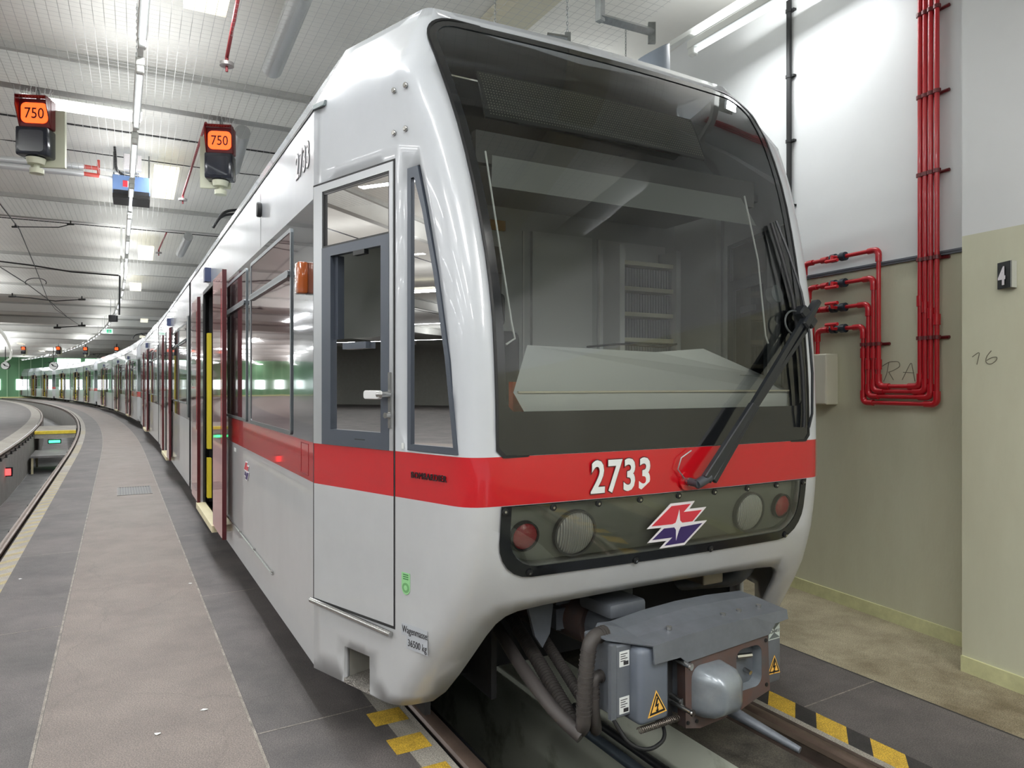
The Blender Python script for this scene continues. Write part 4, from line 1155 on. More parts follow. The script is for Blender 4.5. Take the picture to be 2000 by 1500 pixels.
bevel(bm, .004, 1); finish(bm, 'arm', WG, wp)
bm = B(); bar(bm, FO(.395, 1.545, .075), FO(.84, 1.985, .07), .032, .026, .022); finish(bm, 'upper_rod', WG, wp)
bm = B(); bar(bm, FO(.415, 1.54, .07), FO(.875, 1.955, .065), .024, .02, .018); finish(bm, 'lower_rod', WG, wp)
bm = B(); bar(bm, FO(.80, 1.93, .07), FO(.93, 2.06, .08), .05, .03, .05); bar(bm, FO(.80, 2.02, .06), FO(.89, 1.94, .06), .06, .06, .06); bevel(bm, .008, 1); finish(bm, 'blade_carrier', WG, wp)
bm = B(); tube(bm, [FO(.77+.075*math.cos(R(a)), 1.95+.06*math.sin(R(a)), .05) for a in range(40, 330, 15)], .005, 6); finish(bm, 'washer_hose', mat('hose_grey', (70, 74, 74), .5), wp, 40)
bm = B(); bl = [(.765, 2.48), (.79, 2.3), (.82, 2.1), (.835, 1.9), (.842, 1.7), (.845, 1.5), (.838, 1.43)]
tube(bm, [FO(x, z, .02) for x, z in bl], .011, 8); finish(bm, 'blade', BLACK, wp, 40)
bm = B(); tube(bm, [FO(x+.006, z, .045+.03*math.sin(i/6*math.pi)) for i, (x, z) in enumerate(bl)], .007, 6); finish(bm, 'blade_bow', WG, wp, 40)
bm = B(); tube(bm, [FO(.06, 1.35, .02), FO(.0, 1.32, .02), FO(-.02, 1.27, .02), FO(.02, 1.225, .02)], .003, 6); finish(bm, 'spray_tube', GALV, wp, 40)

# ---- cab interior
cab = bpy.data.objects.new('cab_interior', None); C.objects.link(cab); cab.parent = tram
def ip(nm, m, *bx, bv=0):
    bm = B(); box(bm, *bx)
    if bv: bevel(bm, bv, 2)
    return finish(bm, nm, m, cab, 30 if bv else None)
ip('cab_floor', INTDARK, -1.08, 1.08, -.72, .42, .72, .76)
ip('side_lining', INTGREY, 1.30, 1.345, .01, .42, .76, 2.95); ip('side_lining', INTGREY, -1.345, -1.30, .01, .42, .76, 2.95)
ip('bulkhead', mat('bulkhead_grey', (186, 188, 188), .7), -1.345, 1.345, .42, .46, .74, 3.0)
bm = B(); box(bm, -1.2, 1.2, -.45, .4, 2.75, 2.79); finish(bm, 'cab_ceiling', mat('cab_ceiling_grey', (150, 152, 152), .7), cab)
bm = B(); box(bm, -.84, .86, -.72, -.68, 2.62, 2.76); finish(bm, 'sun_blind_rail', mat('blind_dark', (62, 62, 62), .7), cab)
bm = B(); quad(bm, [(-.80, -.79, 2.50), (.80, -.79, 2.50), (.76, -.72, 2.66), (-.76, -.72, 2.66)]); finish(bm, 'sun_blind', mat('blind_grey', (112, 114, 112), .6), cab)
# bulkhead door frame and panels on the left, shelf of binders on the right
ip('bulkhead_door', mat('bulkhead_door_brown', (120, 112, 110), .6), -.72, -.12, .395, .42, .78, 2.5)
ip('door_header', mat('header_ochre', (176, 128, 52), .6), -.66, -.1, .38, .40, 2.60, 2.66)
ip('post_panel', INTGREY, .1, .56, .39, .42, .78, 2.62)
sh = ip('binder_cabinet', INTGREY, .62, 1.2, .405, .42, 1.4, 2.62)
for z in (1.76, 1.93, 2.10, 2.27, 2.44):
    bm = B(); box(bm, .70, 1.14, .25, .405, z, z+.028); finish(bm, 'shelf', mat('shelf_cream', (196, 194, 170), .5), sh)
for z in (1.64, 1.79, 1.96, 2.13, 2.30):
    bm = B()
    for i in range(19): box(bm, .705+i*.023, .724+i*.023, .27, .40, z, z+.125)
    finish(bm, 'binder_row', mat('binder_grey', (112, 114, 122), .6), sh)
for x in (.68, 1.16): bm = B(); box(bm, x-.02, x+.02, .22, .41, 1.6, 2.56); finish(bm, 'cabinet_side', INTGREY, sh)
for x in (.58, .0, -.3): ip('thin_post', mat('post_white', (206, 206, 204), .4), x-.004, x+.004, .33, .34, 1.2, 2.6)
# dash
bm = B()
V0 = [(-.72, -.95, 1.52), (-.78, -.95, 1.615), (-.50, -.58, 1.835), (-.1, -.56, 1.82), (.3, -.56, 1.82), (.62, -.58, 1.845), (.95, -.70, 1.70), (.97, -.84, 1.62), (.86, -.95, 1.60), (.86, -.95, 1.52)]
V = [bm.verts.new(p) for p in V0]
bm.faces.new([V[1], V[0], V[9], V[8]]); bm.faces.new([V[1], V[8], V[7], V[6], V[5], V[4], V[3], V[2]])
Bk = [bm.verts.new((x, y+.012, .9)) for x, y, z in V0[2:7]]
for i in range(4): bm.faces.new([V[2+i], V[3+i], Bk[i+1], Bk[i]])
ds_ = finish(bm, 'dashboard', DASH, cab)
bm = B(); box(bm, -.76, .86, -.957, -.948, 1.612, 1.62); finish(bm, 'dash_edge', mat('dash_edge_cream', (226, 218, 196), .5), ds_)
bm = B(); box(bm, -.82, .82, -.93, -.3, .78, 1.40); finish(bm, 'console_base', mat('console_black', (32, 33, 34), .6), cab)
# seat
seat = bpy.data.objects.new('driver_seat', None); C.objects.link(seat); seat.parent = cab; seat.location = (-.36, .0, .76)
sm = mat('seat_dark', (44, 44, 48), .8)
bm = B(); box(bm, -.24, .24, -.25, .2, .45, .56); bevel(bm, .04, 3); finish(bm, 'cushion', sm, seat, 40)
bm = B(); box(bm, -.23, .23, .12, .22, .56, 1.2); bevel(bm, .045, 3); finish(bm, 'backrest', sm, seat, 40)
bm = B(); box(bm, -.13, .13, .12, .2, 1.22, 1.42); bevel(bm, .035, 3); finish(bm, 'headrest', sm, seat, 40)
bm = B(); tube(bm, [(0, 0, 0), (0, 0, .46)], .07, 14); finish(bm, 'pedestal', BLACK, seat, 40)
ip('orange_reflection', ORANGE, -.60, -.48, -.62, -.58, 1.3, 1.66)  # solid orange strip standing in for a reflection in the windshield
ip('red_handset', mat('handset_red', (190, 52, 44), .4), -1.02, -.9, -.16, -.06, 1.40, 1.475, bv=.012)
# thin white rods just inside the windshield
for pts in ([(-.835, 2.66), (-.83, 2.3), (-.80, 1.9), (-.79, 1.84), (-.83, 1.815)], [(.70, 2.66), (.69, 2.3), (.665, 1.9), (.68, 1.86)]):
    bm = B(); tube(bm, [FR(x, z, -.05) for x, z in pts], .0045, 6); finish(bm, 'blind_rod', mat('rod_white', (225, 225, 222), .4), cab, 40)
bm = B(); prism(bm, circ(.80, 2.13, .045, 20), lambda x, y, o: FR(x, y, o), -.09, -.05); finish(bm, 'round_fan', mat('fan_grey', (110, 116, 118), .5), cab, 40)
bm = B(); tube(bm, fillet([(-.1, -.5, 1.84), (.1, -.52, 1.86), (.4, -.5, 1.85), (.5, -.5, 1.87)], .05), .006, 6); finish(bm, 'cable', BLACK, cab, 40)
bm = B(); box(bm, .74, .96, -.74, -.6, 1.66, 1.7); finish(bm, 'side_tray', mat('tray_grey', (150, 154, 150), .5), cab)
# right cab door inside: dark frame, light-coloured glass already open in the shell
def TR(s, z, o): return TP(s, z, o, 1)
bm = B(); ring(bm, R4(-.564, -.076, 1.37, 2.3), R4(-.51, -.146, 1.437, 2.256), TR, -.02, .008); ring(bm, R4(-.565, -.076, 2.3, 2.572), R4(-.53, -.11, 2.32, 2.54), TR, -.02, .008)
finish(bm, 'right_door_frame', FRAMEG, tram)
bm = B(); prism(bm, R4(-.53, -.1, 1.40, 2.55), TR, -.012, -.008); finish(bm, 'right_door_glass', glassmat('clear_glass', (.98, .99, .99), .0), tram)
bm = B(); prism(bm, R4(-.42, -.25, 2.1, 2.14), TR, -.03, -.014); finish(bm, 'right_door_latch', FRAMEG, tram)
bm = B(); prism(bm, tri, TR, -.012, .004); finish(bm, 'right_corner_window', BLACKG, tram)

# ---- coupler
cp = bpy.data.objects.new('coupler', None); C.objects.link(cp); cp.parent = tram
cp.location = (.0, -1.28, .28); cp.rotation_euler = (0, 0, R(3))
def cpt(name, bm, m, parent=cp, smooth=None): return finish(bm, name, m, parent, smooth)
# x across, y rearwards, z up from .28
def FY(y0): return lambda x, z, o: (x, y0-o, z)
# face plate with two openings
pl = [(-.20, -.02), (-.205, .27), (.30, .27), (.315, .02), (.22, -.0), (.1, -.03), (-.12, -.04)]
bm = B(); cone_h = densify(rrect(-.155, .075, .0, .235, .05, 5), .04); fun_h = densify(rrect(.098, .26, .055, .235, .04, 5), .04)
for o in (0, .045):
    cdt(bm, densify(pl, .06), [fun_h], [], lambda x, y, o=o: (x, -o, y), lambda x, y: 0, .06)
ring(bm, densify(pl, .06), densify(pl, .06), FY(0), 0, .045); ring(bm, fun_h, fun_h, FY(0), -.001, .045)
plate = cpt('face_plate', bm, RUST)
# cone
bm = B(); secs = [(0.045, 1.0, 0), (.075, .97, 0), (.12, .88, 0), (.155, .66, -.0), (.172, .35, -.0)]
prev = None
for o, k, dz in secs:
    lp = rrect(-.1*k, .1*k, -.108*k, .1*k, .05*k, 6)
    cur = [bm.verts.new((-.068+x+(.01 if k < .9 else 0), -o, .12+y)) for x, y in lp]
    if prev:
        for i in range(len(lp)): bm.faces.new([prev[i], prev[(i+1) % len(lp)], cur[(i+1) % len(lp)], cur[i]])
    prev = cur
bm.faces.new(prev); cpt('cone', bm, CGREYL, plate, 50)
# funnel
bm = B(); prev = None
for o, k in ((.044, 1), (-.06, .85), (-.16, .5)):
    cur = [bm.verts.new((.179+(x-.179)*k, -o, .145+(y-.145)*k)) for x, y in fun_h]
    if prev:
        for i in range(len(fun_h)): bm.faces.new([prev[i], prev[(i+1) % len(fun_h)], cur[(i+1) % len(fun_h)], cur[i]])
    prev = cur
bm.faces.new(prev); cpt('funnel', bm, CGREYL, plate, 30)
bm = B(); tube(bm, [(.14, -.01, .19), (.21, -.03, .19)], .012, 8); tube(bm, [(.2, 0, .12), (.2, -.035, .115)], .01, 8); cpt('locking_pin', bm, CHROME, plate, 40)
for x, z in ((-.14, -.005), (-.19, .0), (.285, .245), (-.18, .25), (.29, .05), (.06, -.005)):
    bm = B(); prism(bm, circ(x, z, .008, 10), FY(0), .045, .05); cpt('bolt', bm, BLACK, plate)
# head housing behind the plate
bm = B(); box(bm, -.19, .3, 0, .34, .0, .27); bevel(bm, .03, 2); cpt('head_casting', bm, CGREY, cp, 40)
# hood
bm = B(); X0, X1 = -.375, .43
top = [(-.57, .26, .40), (-.50, .12, .425), (-.40, .02, .40), (X0, -.045, .345)]
V = []
cols = [(-.375, .345), (-.2, .355), (0, .36), (.2, .36), (.43, .355)]
ys = [(-.045, 0), (.05, .008), (.13, .018), (.22, .022)]
gr = []
for x, zt in cols:
    gr.append([bm.verts.new((x, y, zt+dz+(.012*math.sin((x+.4)/.8*math.pi) if y > .1 else 0))) for y, dz in ys])
for i in range(len(cols)-1):
    for j in range(len(ys)-1): bm.faces.new([gr[i][j], gr[i+1][j], gr[i+1][j+1], gr[i][j+1]])
# left wing of the hood
L1 = [bm.verts.new(p) for p in ((-.515, .07, .365), (-.53, .14, .372), (-.45, .21, .378))]
bm.faces.new([L1[0], gr[0][0], gr[0][1], L1[1]]); bm.faces.new([L1[1], gr[0][1], gr[0][2], L1[2]]); bm.faces.new([L1[2], gr[0][2], gr[0][3]])
# front flange
fl = [(-.375, .345), (-.375, .275), (-.235, .275), (-.2, .248), (.3, .268), (.345, .31), (.43, .315), (.43, .355)]
fv = [bm.verts.new((x, -.052, z)) for x, z in fl]
bm.faces.new([gr[0][0], fv[1], fv[2], fv[3], gr[1][0]]); bm.faces.new([gr[1][0], fv[3], gr[2][0]]); bm.faces.new([gr[2][0], fv[3], fv[4], gr[3][0]]); bm.faces.new([gr[3][0], fv[4], fv[5], fv[6], gr[4][0]])
bmesh.ops.remove_doubles(bm, verts=bm.verts, dist=.0005); bmesh.ops.recalc_face_normals(bm, faces=bm.faces)
hd_ = cpt('hood', bm, CGREY, cp); solid(hd_, .008)
for x in (-.22, .1, .2, .33):
    bm = B(); tube(bm, [(x, .03, .36), (x, .03, .374)], .012, 10); cpt('hood_bolt', bm, CHROME, hd_, 40)
# electric boxes with warning signs
def warn(parent, cx, cz, y, s_=.05, rot=0, xoff=0):
    f = lambda x, z, o: (x, y-o, z)
    tri_ = rotpts([(cx-s_, cz-s_*.8), (cx+s_, cz-s_*.8), (cx, cz+s_*1.15)], rot, (cx, cz))
    bm = B(); prism(bm, tri_, f, 0, .002); w_ = finish(bm, 'warning_sign', STICKY, parent)
    k = .84; ti = [(cx+(x-cx)*k, cz+(z-cz)*k) for x, z in tri_]; k = .64; tj = [(cx+(x-cx)*k, cz+(z-cz)*k) for x, z in tri_]
    bm = B(); ring(bm, ti, tj, f, .002, .003); finish(bm, 'black_border', BLACK, w_)
    b2 = rotpts([(cx+.0, cz+.028), (cx-.012, cz-.006), (cx+.0, cz-.004), (cx-.004, cz-.02), (cx-.009, cz-.017), (cx-.002, cz-.034), (cx+.008, cz-.018), (cx+.002, cz-.019), (cx+.01, cz+.004), (cx-.001, cz+.002), (cx+.008, cz+.026)], rot, (cx, cz))
    bm = B(); prism(bm, b2, f, .002, .003); finish(bm, 'bolt_symbol', BLACK, w_)
bm = B(); box(bm, -.43, -.27, -.03, .22, .03, .335); bevel(bm, .025, 3); eb = cpt('electric_box', bm, mat('box_blue_grey', (100, 107, 118), .4, noise=.06), cp, 40)
warn(eb, -.345, .105, -.031, .05, R(4))
bm = B(); box(bm, -.50, -.42, .03, .24, .06, .345); bevel(bm, .006, 1); bk = cpt('box_flank', bm, CGREY, cp)
for z0, z1 in ((.26, .32), (.075, .14)):
    bm = B(); prism(bm, R4(-.485, -.435, z0, z1), FY(.03), 0, .002); l_ = finish(bm, 'type_label', PAPER, bk)
    bm = B()
    for i in range(4): prism(bm, R4(-.48, -.445-.01*(i % 2), z1-.012-i*.009, z1-.009-i*.009), FY(.03), .002, .0026)
    prism(bm, R4(-.465, -.44, z0+.005, z0+.02), FY(.03), .002, .0026); finish(bm, 'label_print', TEXTD, l_)
bm = B(); box(bm, -.525, -.50, .03, .05, .06, .35); cpt('flank_bracket', bm, CGREY, cp)
bm = B(); box(bm, .325, .42, -.02, .2, .03, .33); bevel(bm, .01, 2); eb2 = cpt('electric_box', bm, CGREY, cp, 40)
warn(eb2, .372, .105, -.021, .042, R(-3))
bm = B(); prism(bm, R4(.335, .41, .225, .30), FY(-.02), 0, .002); p_ = finish(bm, 'maker_plate', mat('plate_pale', (190, 200, 196), .4), eb2)
bm = B(); prism(bm, [(.335, .295), (.41, .295), (.372, .268)], FY(-.02), .002, .003); prism(bm, [(.335, .23), (.41, .23), (.372, .256)], FY(-.02), .002, .003); finish(bm, 'plate_mark', mat('plate_mark_grey', (96, 104, 104), .4), p_)
text_mesh('plate_text', 'SCHAKU', .02, TEXTD, p_, frameM((.336, -.0235, .2555), (1, 0, 0), (0, 0, 1)), .9, 0, .0004)
# guide rods
for z, y in ((.245, -.08), (.065, -.09), (.09, -.03)):
    bm = B(); tube(bm, [(-.235, .1, z+.02), (-.215, y, z)], .011, 10); tube(bm, [(-.216, y-.004, z), (-.214, y-.012, z)], .014, 10); cpt('guide_rod', bm, CHROME, cp, 40)
bm = B(); box(bm, -.262, -.21, .02, .2, -.02, .3); cpt('guide_block', bm, DARK, cp)
# spring under the box
bm = B(); pts = []
for i in range(260):
    a = i*.55; pts.append((-.41+i*.00085, .0+.012*math.cos(a), .005+.012*math.sin(a)))
tube(bm, pts, .0022, 5); cpt('spring', bm, mat('spring_steel', (120, 112, 104), .4, metal=.6), cp, 40)
# hoses
def hose(pts, r, nm='hose', m=None, par=cp, rib=True):
    P = fillet(pts, .14, 8); bm = B(); tube(bm, P, r, 12)
    if rib:
        L_ = 0; acc = 0
        for a, b in zip(P[:-1], P[1:]):
            seg = (b-a).length; n_ = int(seg/.014)
            for j in range(n_):
                c0 = a+(b-a)*(j/max(1, n_)); d_ = (b-a).normalized()
                tube(bm, [c0, c0+d_*.006], r*1.1, 12)
    return finish(bm, nm, m or mat('hose_rubber', (62, 58, 56), .6), par, 40)
hose([(-.47, .14, .36), (-.56, .12, .36), (-.585, .12, .2), (-.585, .13, .0), (-.55, .22, -.04), (-.5, .5, .06), (-.4, 1.0, .2)], .03)
hose([(-.49, .12, .2), (-.545, .12, .2), (-.54, .12, .05), (-.50, .15, -.05), (-.46, .25, .0), (-.4, .5, .06), (-.3, 1.0, .2)], .024)
hose([(-.585, .14, -.03), (-.63, .25, .03), (-.63, .5, .12), (-.5, .95, .16)], .03, rib=False)
hose([(-.5, .06, .06), (-.46, .0, -.04), (-.38, -.03, -.07), (-.28, -.02, -.05), (-.25, .05, .0)], .008, 'cable', BLACK, rib=False)
# draw bar
bm = B(); tube(bm, [(-.05, .3, .2), (-.3, 1.3, .26)], .09, 20); cpt('draw_bar', bm, CGREY, cp, 40)
bm = B(); tube(bm, [(-.14, .62, .215), (-.2, .86, .235)], .115, 20); tube(bm, [(-.22, .95, .24), (-.26, 1.1, .25)], .13, 20); cpt('draw_collar', bm, RUST, cp, 40)
bm = B(); box(bm, -.24, -.02, .38, .62, .30, .37); bevel(bm, .02, 2); cpt('top_cover', bm, CGREY, cp, 40)
bm = B(); tube(bm, [(.05, .0, .0), (.135, -.33, -.075)], .026, 12, r2=.013); cpt('release_bar', bm, CGREY, cp, 40)
# underbody frame pieces and added dark sheets visible through the nose opening
ub = bpy.data.objects.new('underbody_frame', None); C.objects.link(ub); ub.parent = tram
def up(nm, m, bm, sm_=None): return finish(bm, nm, m, ub, sm_)
bm = B(); box(bm, -.95, .95, -.35, -.25, .55, .8); up('cross_beam', DARK, bm)
bm = B(); box(bm, -.85, .85, -.8, -.3, .80, .84); up('cover_sheet', DARK, bm)
bm = B(); prism(bm, [(-.62, .80), (-.42, .80), (-.46, .50), (-.50, .44), (-.54, .50)], lambda x, z, o: (x, -.72+o, z), 0, .02); up('support_plate', CGREY, bm)
bm = B(); prism(bm, [(-.16, .80), (.02, .80), (.02, .56), (-.04, .52)], lambda x, z, o: (x, -.72+o, z), 0, .02); up('support_plate', CGREY, bm)
bm = B(); box(bm, .46, .60, -.75, -.6, .60, .74); bevel(bm, .01); up('beige_box', mat('underbody_beige', (150, 142, 128), .6), bm)
bm = B(); tube(bm, fillet([(.72, -.8, .75), (.74, -.7, .62), (.72, -.3, .5)], .1), .07, 14); up('air_duct', CGREY, bm, 40)
bm = B(); box(bm, -.98, .9, -.1, 0, .42, .50); up('lower_bar', DARK, bm)
for x in (-.95, -.6): bm = B(); box(bm, x, x+.03, -.4, 0, .1, .55); up('hanger', DARK, bm)
bm = B(); box(bm, -.35, -.25, -.6, -.45, .58, .68); box(bm, -.35, -.25, -.6, -.45, .46, .56); tube(bm, [(-.3, -.55, .44), (-.3, -.55, .7)], .02, 8); up('clamp_block', CGREY, bm)
bm = B(); box(bm, -1.24, 1.27, -.14, -.1, .3, .84); box(bm, -1.0, 1.1, -.135, -.105, .14, .31); up('dark_backing', PITDARK, bm)  # dark sheets added to hide the lit floor beyond the opening
bm = B(); box(bm, -.9, .9, .5, .6, .2, .5); up('dark_backing', PITDARK, bm)

# ------------------------------------------------------------------ red pipework on the right wall
def wl(u, z, off=.06):
    """point on the wall: u = distance along the wall, z height, off = distance in front"""
    p = WP(WALL_N-off, u); return Vector((p.x, p.y, z))
def px2w(u, v, off=.06):
    X = (u-1000)/1400; k = (WALL_N-off)/(NW.x*X+NW.y); P = Vector((X*k, k)); return P.dot(AW), EYE+(750-v)/1400*k
pr = .0178
vx = [(1797, 1716, 755), (1807, 1706, 765), (1818, 1696, 776), (1830, 1686, 790)]       # x of vertical run, x of left leg, y of bottom
tops = [(1716, 490, 1572), (1706, 546, 1580), (1696, 597, 1587), (1686, 641, 1597)]
end_v = 700
for i in range(4):
    rx, lx, by = vx[i]; _, ty, ex = tops[i]
    lbl = ['outermost red pipe loop with the highest valve, ending over the grey box', 'second highest red pipe loop on the right wall', 'third red pipe loop from the top on the right wall', 'lowest and widest red pipe loop on the right wall'][i]
    a_up, z0 = px2w(rx, by); a_l, z0l = px2w(lx, by+2); _, ztp = px2w(lx, ty-3)
    a_e, _ = px2w(ex, 700); _, zend = px2w(ex, 697)
    z0 = px2w(rx, by)[1]
    t = thing('red_pipe', lbl, 'pipe', group=None)
    P = [wl(a_up, ZC-.0), wl(a_up, z0), wl(a_l, z0), wl(a_l, ztp), wl(a_e, ztp), wl(a_e, zend+.0)]
    bm = B(); tube(bm, fillet(P, .07, 7), pr*.85, 12, r2=None); finish(bm, 'run', REDPIPE, t, 40)
    for c in P[1:5]:
        j = P.index(c); d0 = (P[j-1]-c).normalized(); d1 = (P[j+1]-c).normalized()
        bm = B(); tube(bm, fillet([c+d0*.085, c, c+d1*.085], .07, 7), pr*1.22, 12); finish(bm, 'elbow', REDPIPE, t, 40)
    # sleeve couplings
    for aa, vv, xx in ((a_up, 588+12*i, rx), (a_l, 690+22*(1-i % 2), lx)):
        z_ = px2w(xx, vv)[1]; bm = B(); tube(bm, [wl(aa, z_-.035), wl(aa, z_+.035)], pr*1.2, 12); finish(bm, 'sleeve', REDPIPE, t, 40)
    # valve
    am, _ = px2w(1638, ty+4); zv = ztp
    bm = B()
    tube(bm, [wl(am-.07, zv), wl(am+.07, zv)], pr*1.3, 14); tube(bm, [wl(am-.065, zv), wl(am-.025, zv)], pr*1.8, 14); tube(bm, [wl(am+.025, zv), wl(am+.065, zv)], pr*1.8, 14)
    vl = finish(bm, 'valve', BLUEV, t, 40)
    bm = B(); tube(bm, [wl(am, zv, .07), wl(am, zv, .13)], .012, 8); tube(bm, [wl(am-.055, zv-.03 if i < 2 else zv+.03, .13), wl(am+.055, zv-.03 if i < 2 else zv+.03, .13)], .013, 8)
    tube(bm, [wl(am, zv, .125), wl(am, zv-.035 if i < 2 else zv+.03, .13)], .012, 8); finish(bm, 'lever', mat('lever_red', (196, 34, 44), .4), vl, 40)
    bm = B(); tube(bm, [wl(am+.10, zv), wl(am+.16, zv)], pr*1.35, 12); finish(bm, 'union', REDPIPE, t, 40)
for v_, lft in ((25, 0), (187, 0), (340, 0), (506, 0), (660, 0), (672, 1)):
    xs = [c[1] if lft else c[0] for c in vx]
    al = [px2w(x, v_)[0] for x in xs]; z_ = px2w(xs[1], v_)[1]
    t = thing('pipe_clamp', 'dark red clamp row holding the four red pipes, %s' % {25: 'topmost by the picture edge', 187: 'second from the top', 340: 'third from the top', 506: 'at the edge of the green paint', 660: 'lowest, on the green paint'}.get(v_, 'on the left legs') if not lft else 'dark red clamp row on the left legs of the red pipe loops', 'clamp')
    for a_ in al:
        bm = B(); tube(bm, [wl(a_, z_-.012), wl(a_, z_+.012)], pr*1.3, 12); finish(bm, 'clamp', REDCLIP, t, 40)
    bm = B(); b0, b1 = min(al)-.05, max(al)+.03
    tube(bm, [wl(b0, z_, .012), wl(b1, z_, .012)], .011, 6); finish(bm, 'rail', REDCLIP, t, 40)
# graffiti
def stroke(pts, n_off, name, label):
    bm = B(); tube(bm, [(*WP(n_off, 0), 0)] if False else pts, .0028, 5); return bm
def wstroke(bm, lst, n):
    for st_ in lst:
        pts = []
        for u, v in st_:
            X = (u-1000)/1400; k = n/(NW.x*X+NW.y); pts.append((X*k, k, EYE+(750-v)/1400*k))
        tube(bm, fillet(pts, .02, 3) if len(pts) > 2 else pts, .0022, 5)
bm = B(); wstroke(bm, [[(1736, 708), (1732, 730), (1726, 745)], [(1722, 716), (1738, 706), (1756, 706), (1758, 716), (1744, 724), (1735, 727)], [(1736, 727), (1745, 742)], [(1762, 742), (1775, 715), (1780, 707), (1787, 745)], [(1764, 727), (1785, 728)]], WALL_N-.003)
tag(finish(bm, 'wall_scribble', mat('pencil', (112, 108, 94), .8)), 'pencilled letters RA on the green wall inside the pipe loop', 'scribble')
bm = B(); wstroke(bm, [[(1899, 697), (1914, 686), (1908, 712)], [(1936, 685), (1926, 697), (1925, 709), (1935, 712), (1946, 704), (1948, 697), (1936, 698), (1927, 704)]], NP-.003)
tag(finish(bm, 'wall_scribble', mat('pencil', (112, 108, 94), .8)), 'pencilled number 16 on the green pier at the right edge', 'scribble')
# cable duct on the paint edge
bm = B(); wb = lambda a, o, z: tuple(wl(a, z, o))
box(bm, 2.84, 12, 0, .022, 2.478, 2.506, 0, wb); box(bm, 2.84, 12, .022, .026, 2.488, 2.494, 1, wb)
tag(finish(bm, 'cable_duct', [mat('duct_grey', (104, 108, 116), .5), mat('duct_dark', (66, 68, 74), .5)]), 'thin grey cable duct along the edge between white and green paint', 'cable duct')
# black conduit
a_, _ = px2w(1541, 200, .03)
t = thing('black_conduit', 'black vertical conduit pipe on the white wall behind the tram', 'pipe')
bm = B(); tube(bm, [wl(a_, px2w(1541, 403)[1], .03), wl(a_, ZC, .03)], .021, 12); finish(bm, 'pipe', BLACK, t, 40)
for v_ in (17, 146, 273, 400):
    bm = B(); z_ = px2w(1541, v_)[1]; tube(bm, [wl(a_, z_-.012, .03), wl(a_, z_+.012, .03)], .027, 12); box(bm, a_-.05, a_+.0, .0, .03, z_-.008, z_+.008, 0, wb); finish(bm, 'clip', BLACK, t, 40)
# grey box under the pipes
a0_, z1_ = px2w(1588, 692, .12); a1_, _ = px2w(1614, 700, .12); z0_ = px2w(1600, 790, .12)[1]
t = thing('junction_cabinet', 'pale grey box on the wall at the tram edge, under the red pipe ends', 'cabinet')
bm = B(); box(bm, a1_, a0_+.15, 0, .12, z0_, z1_, 0, wb); bevel(bm, .006, 1); finish(bm, 'body', mat('cabinet_beige', (196, 194, 176), .5), t)
bm = B(); box(bm, a1_+.01, a0_+.14, .12, .125, z0_+.01, z1_-.01, 0, wb); finish(bm, 'lid', mat('cabinet_lid', (206, 204, 188), .5), t)
# number plate 4 on the pier
def pier(a, o, z): p = WP(NP-o, a); return (p.x, p.y, z)
def px2p(u, v, off=0):
    X = (u-1000)/1400; k = (NP-off)/(NW.x*X+NW.y); P = Vector((X*k, k)); return P.dot(AW), EYE+(750-v)/1400*k
a0_, zt_ = px2p(1949, 515); a1_, _ = px2p(1975, 520); zb_ = px2p(1949, 566)[1]
t = thing('number_plate', 'small black plate with a white 4 standing off the pier wall', 'sign')
q0 = Vector(pier(a0_, .01, 0)); wdt = .115
# angled double sided plate
c_ = Vector(pier(a0_-.03, .0, 0)); tdir = Vector((NW.x, NW.y, 0))*-1
P0 = Vector(pier(px2p(1948, 515, .012)[0], .012, 0)); P1 = Vector(pier(px2p(1975, 515, .05)[0], .05, 0)); P2 = Vector(pier(px2p(1986, 515, .002)[0], .002, 0))
bm = B(); quad(bm, [(P0.x, P0.y, zb_), (P1.x, P1.y, zb_), (P1.x, P1.y, zt_), (P0.x, P0.y, zt_)])
pl_ = finish(bm, 'plate', mat('plate_black', (28, 30, 30), .3), t); solid(pl_, .003)
bm = B(); quad(bm, [(P1.x, P1.y, zb_), (P2.x, P2.y, zb_), (P2.x, P2.y, zt_), (P1.x, P1.y, zt_)]); o = finish(bm, 'bracket', mat('bracket_bright', (220, 222, 220), .3, metal=.6), t); solid(o, .003)
xd = (P1-P0).normalized()
nv = xd.cross(Vector((0, 0, 1)))
if nv.dot(-P0) < 0: nv = -nv
text_mesh('digit', '4', .135, LWHITE, t, frameM(Vector((P0.x, P0.y, zb_+.022))+xd*.012+nv*.004, xd, (0, 0, 1)), .8, .004, .0006)

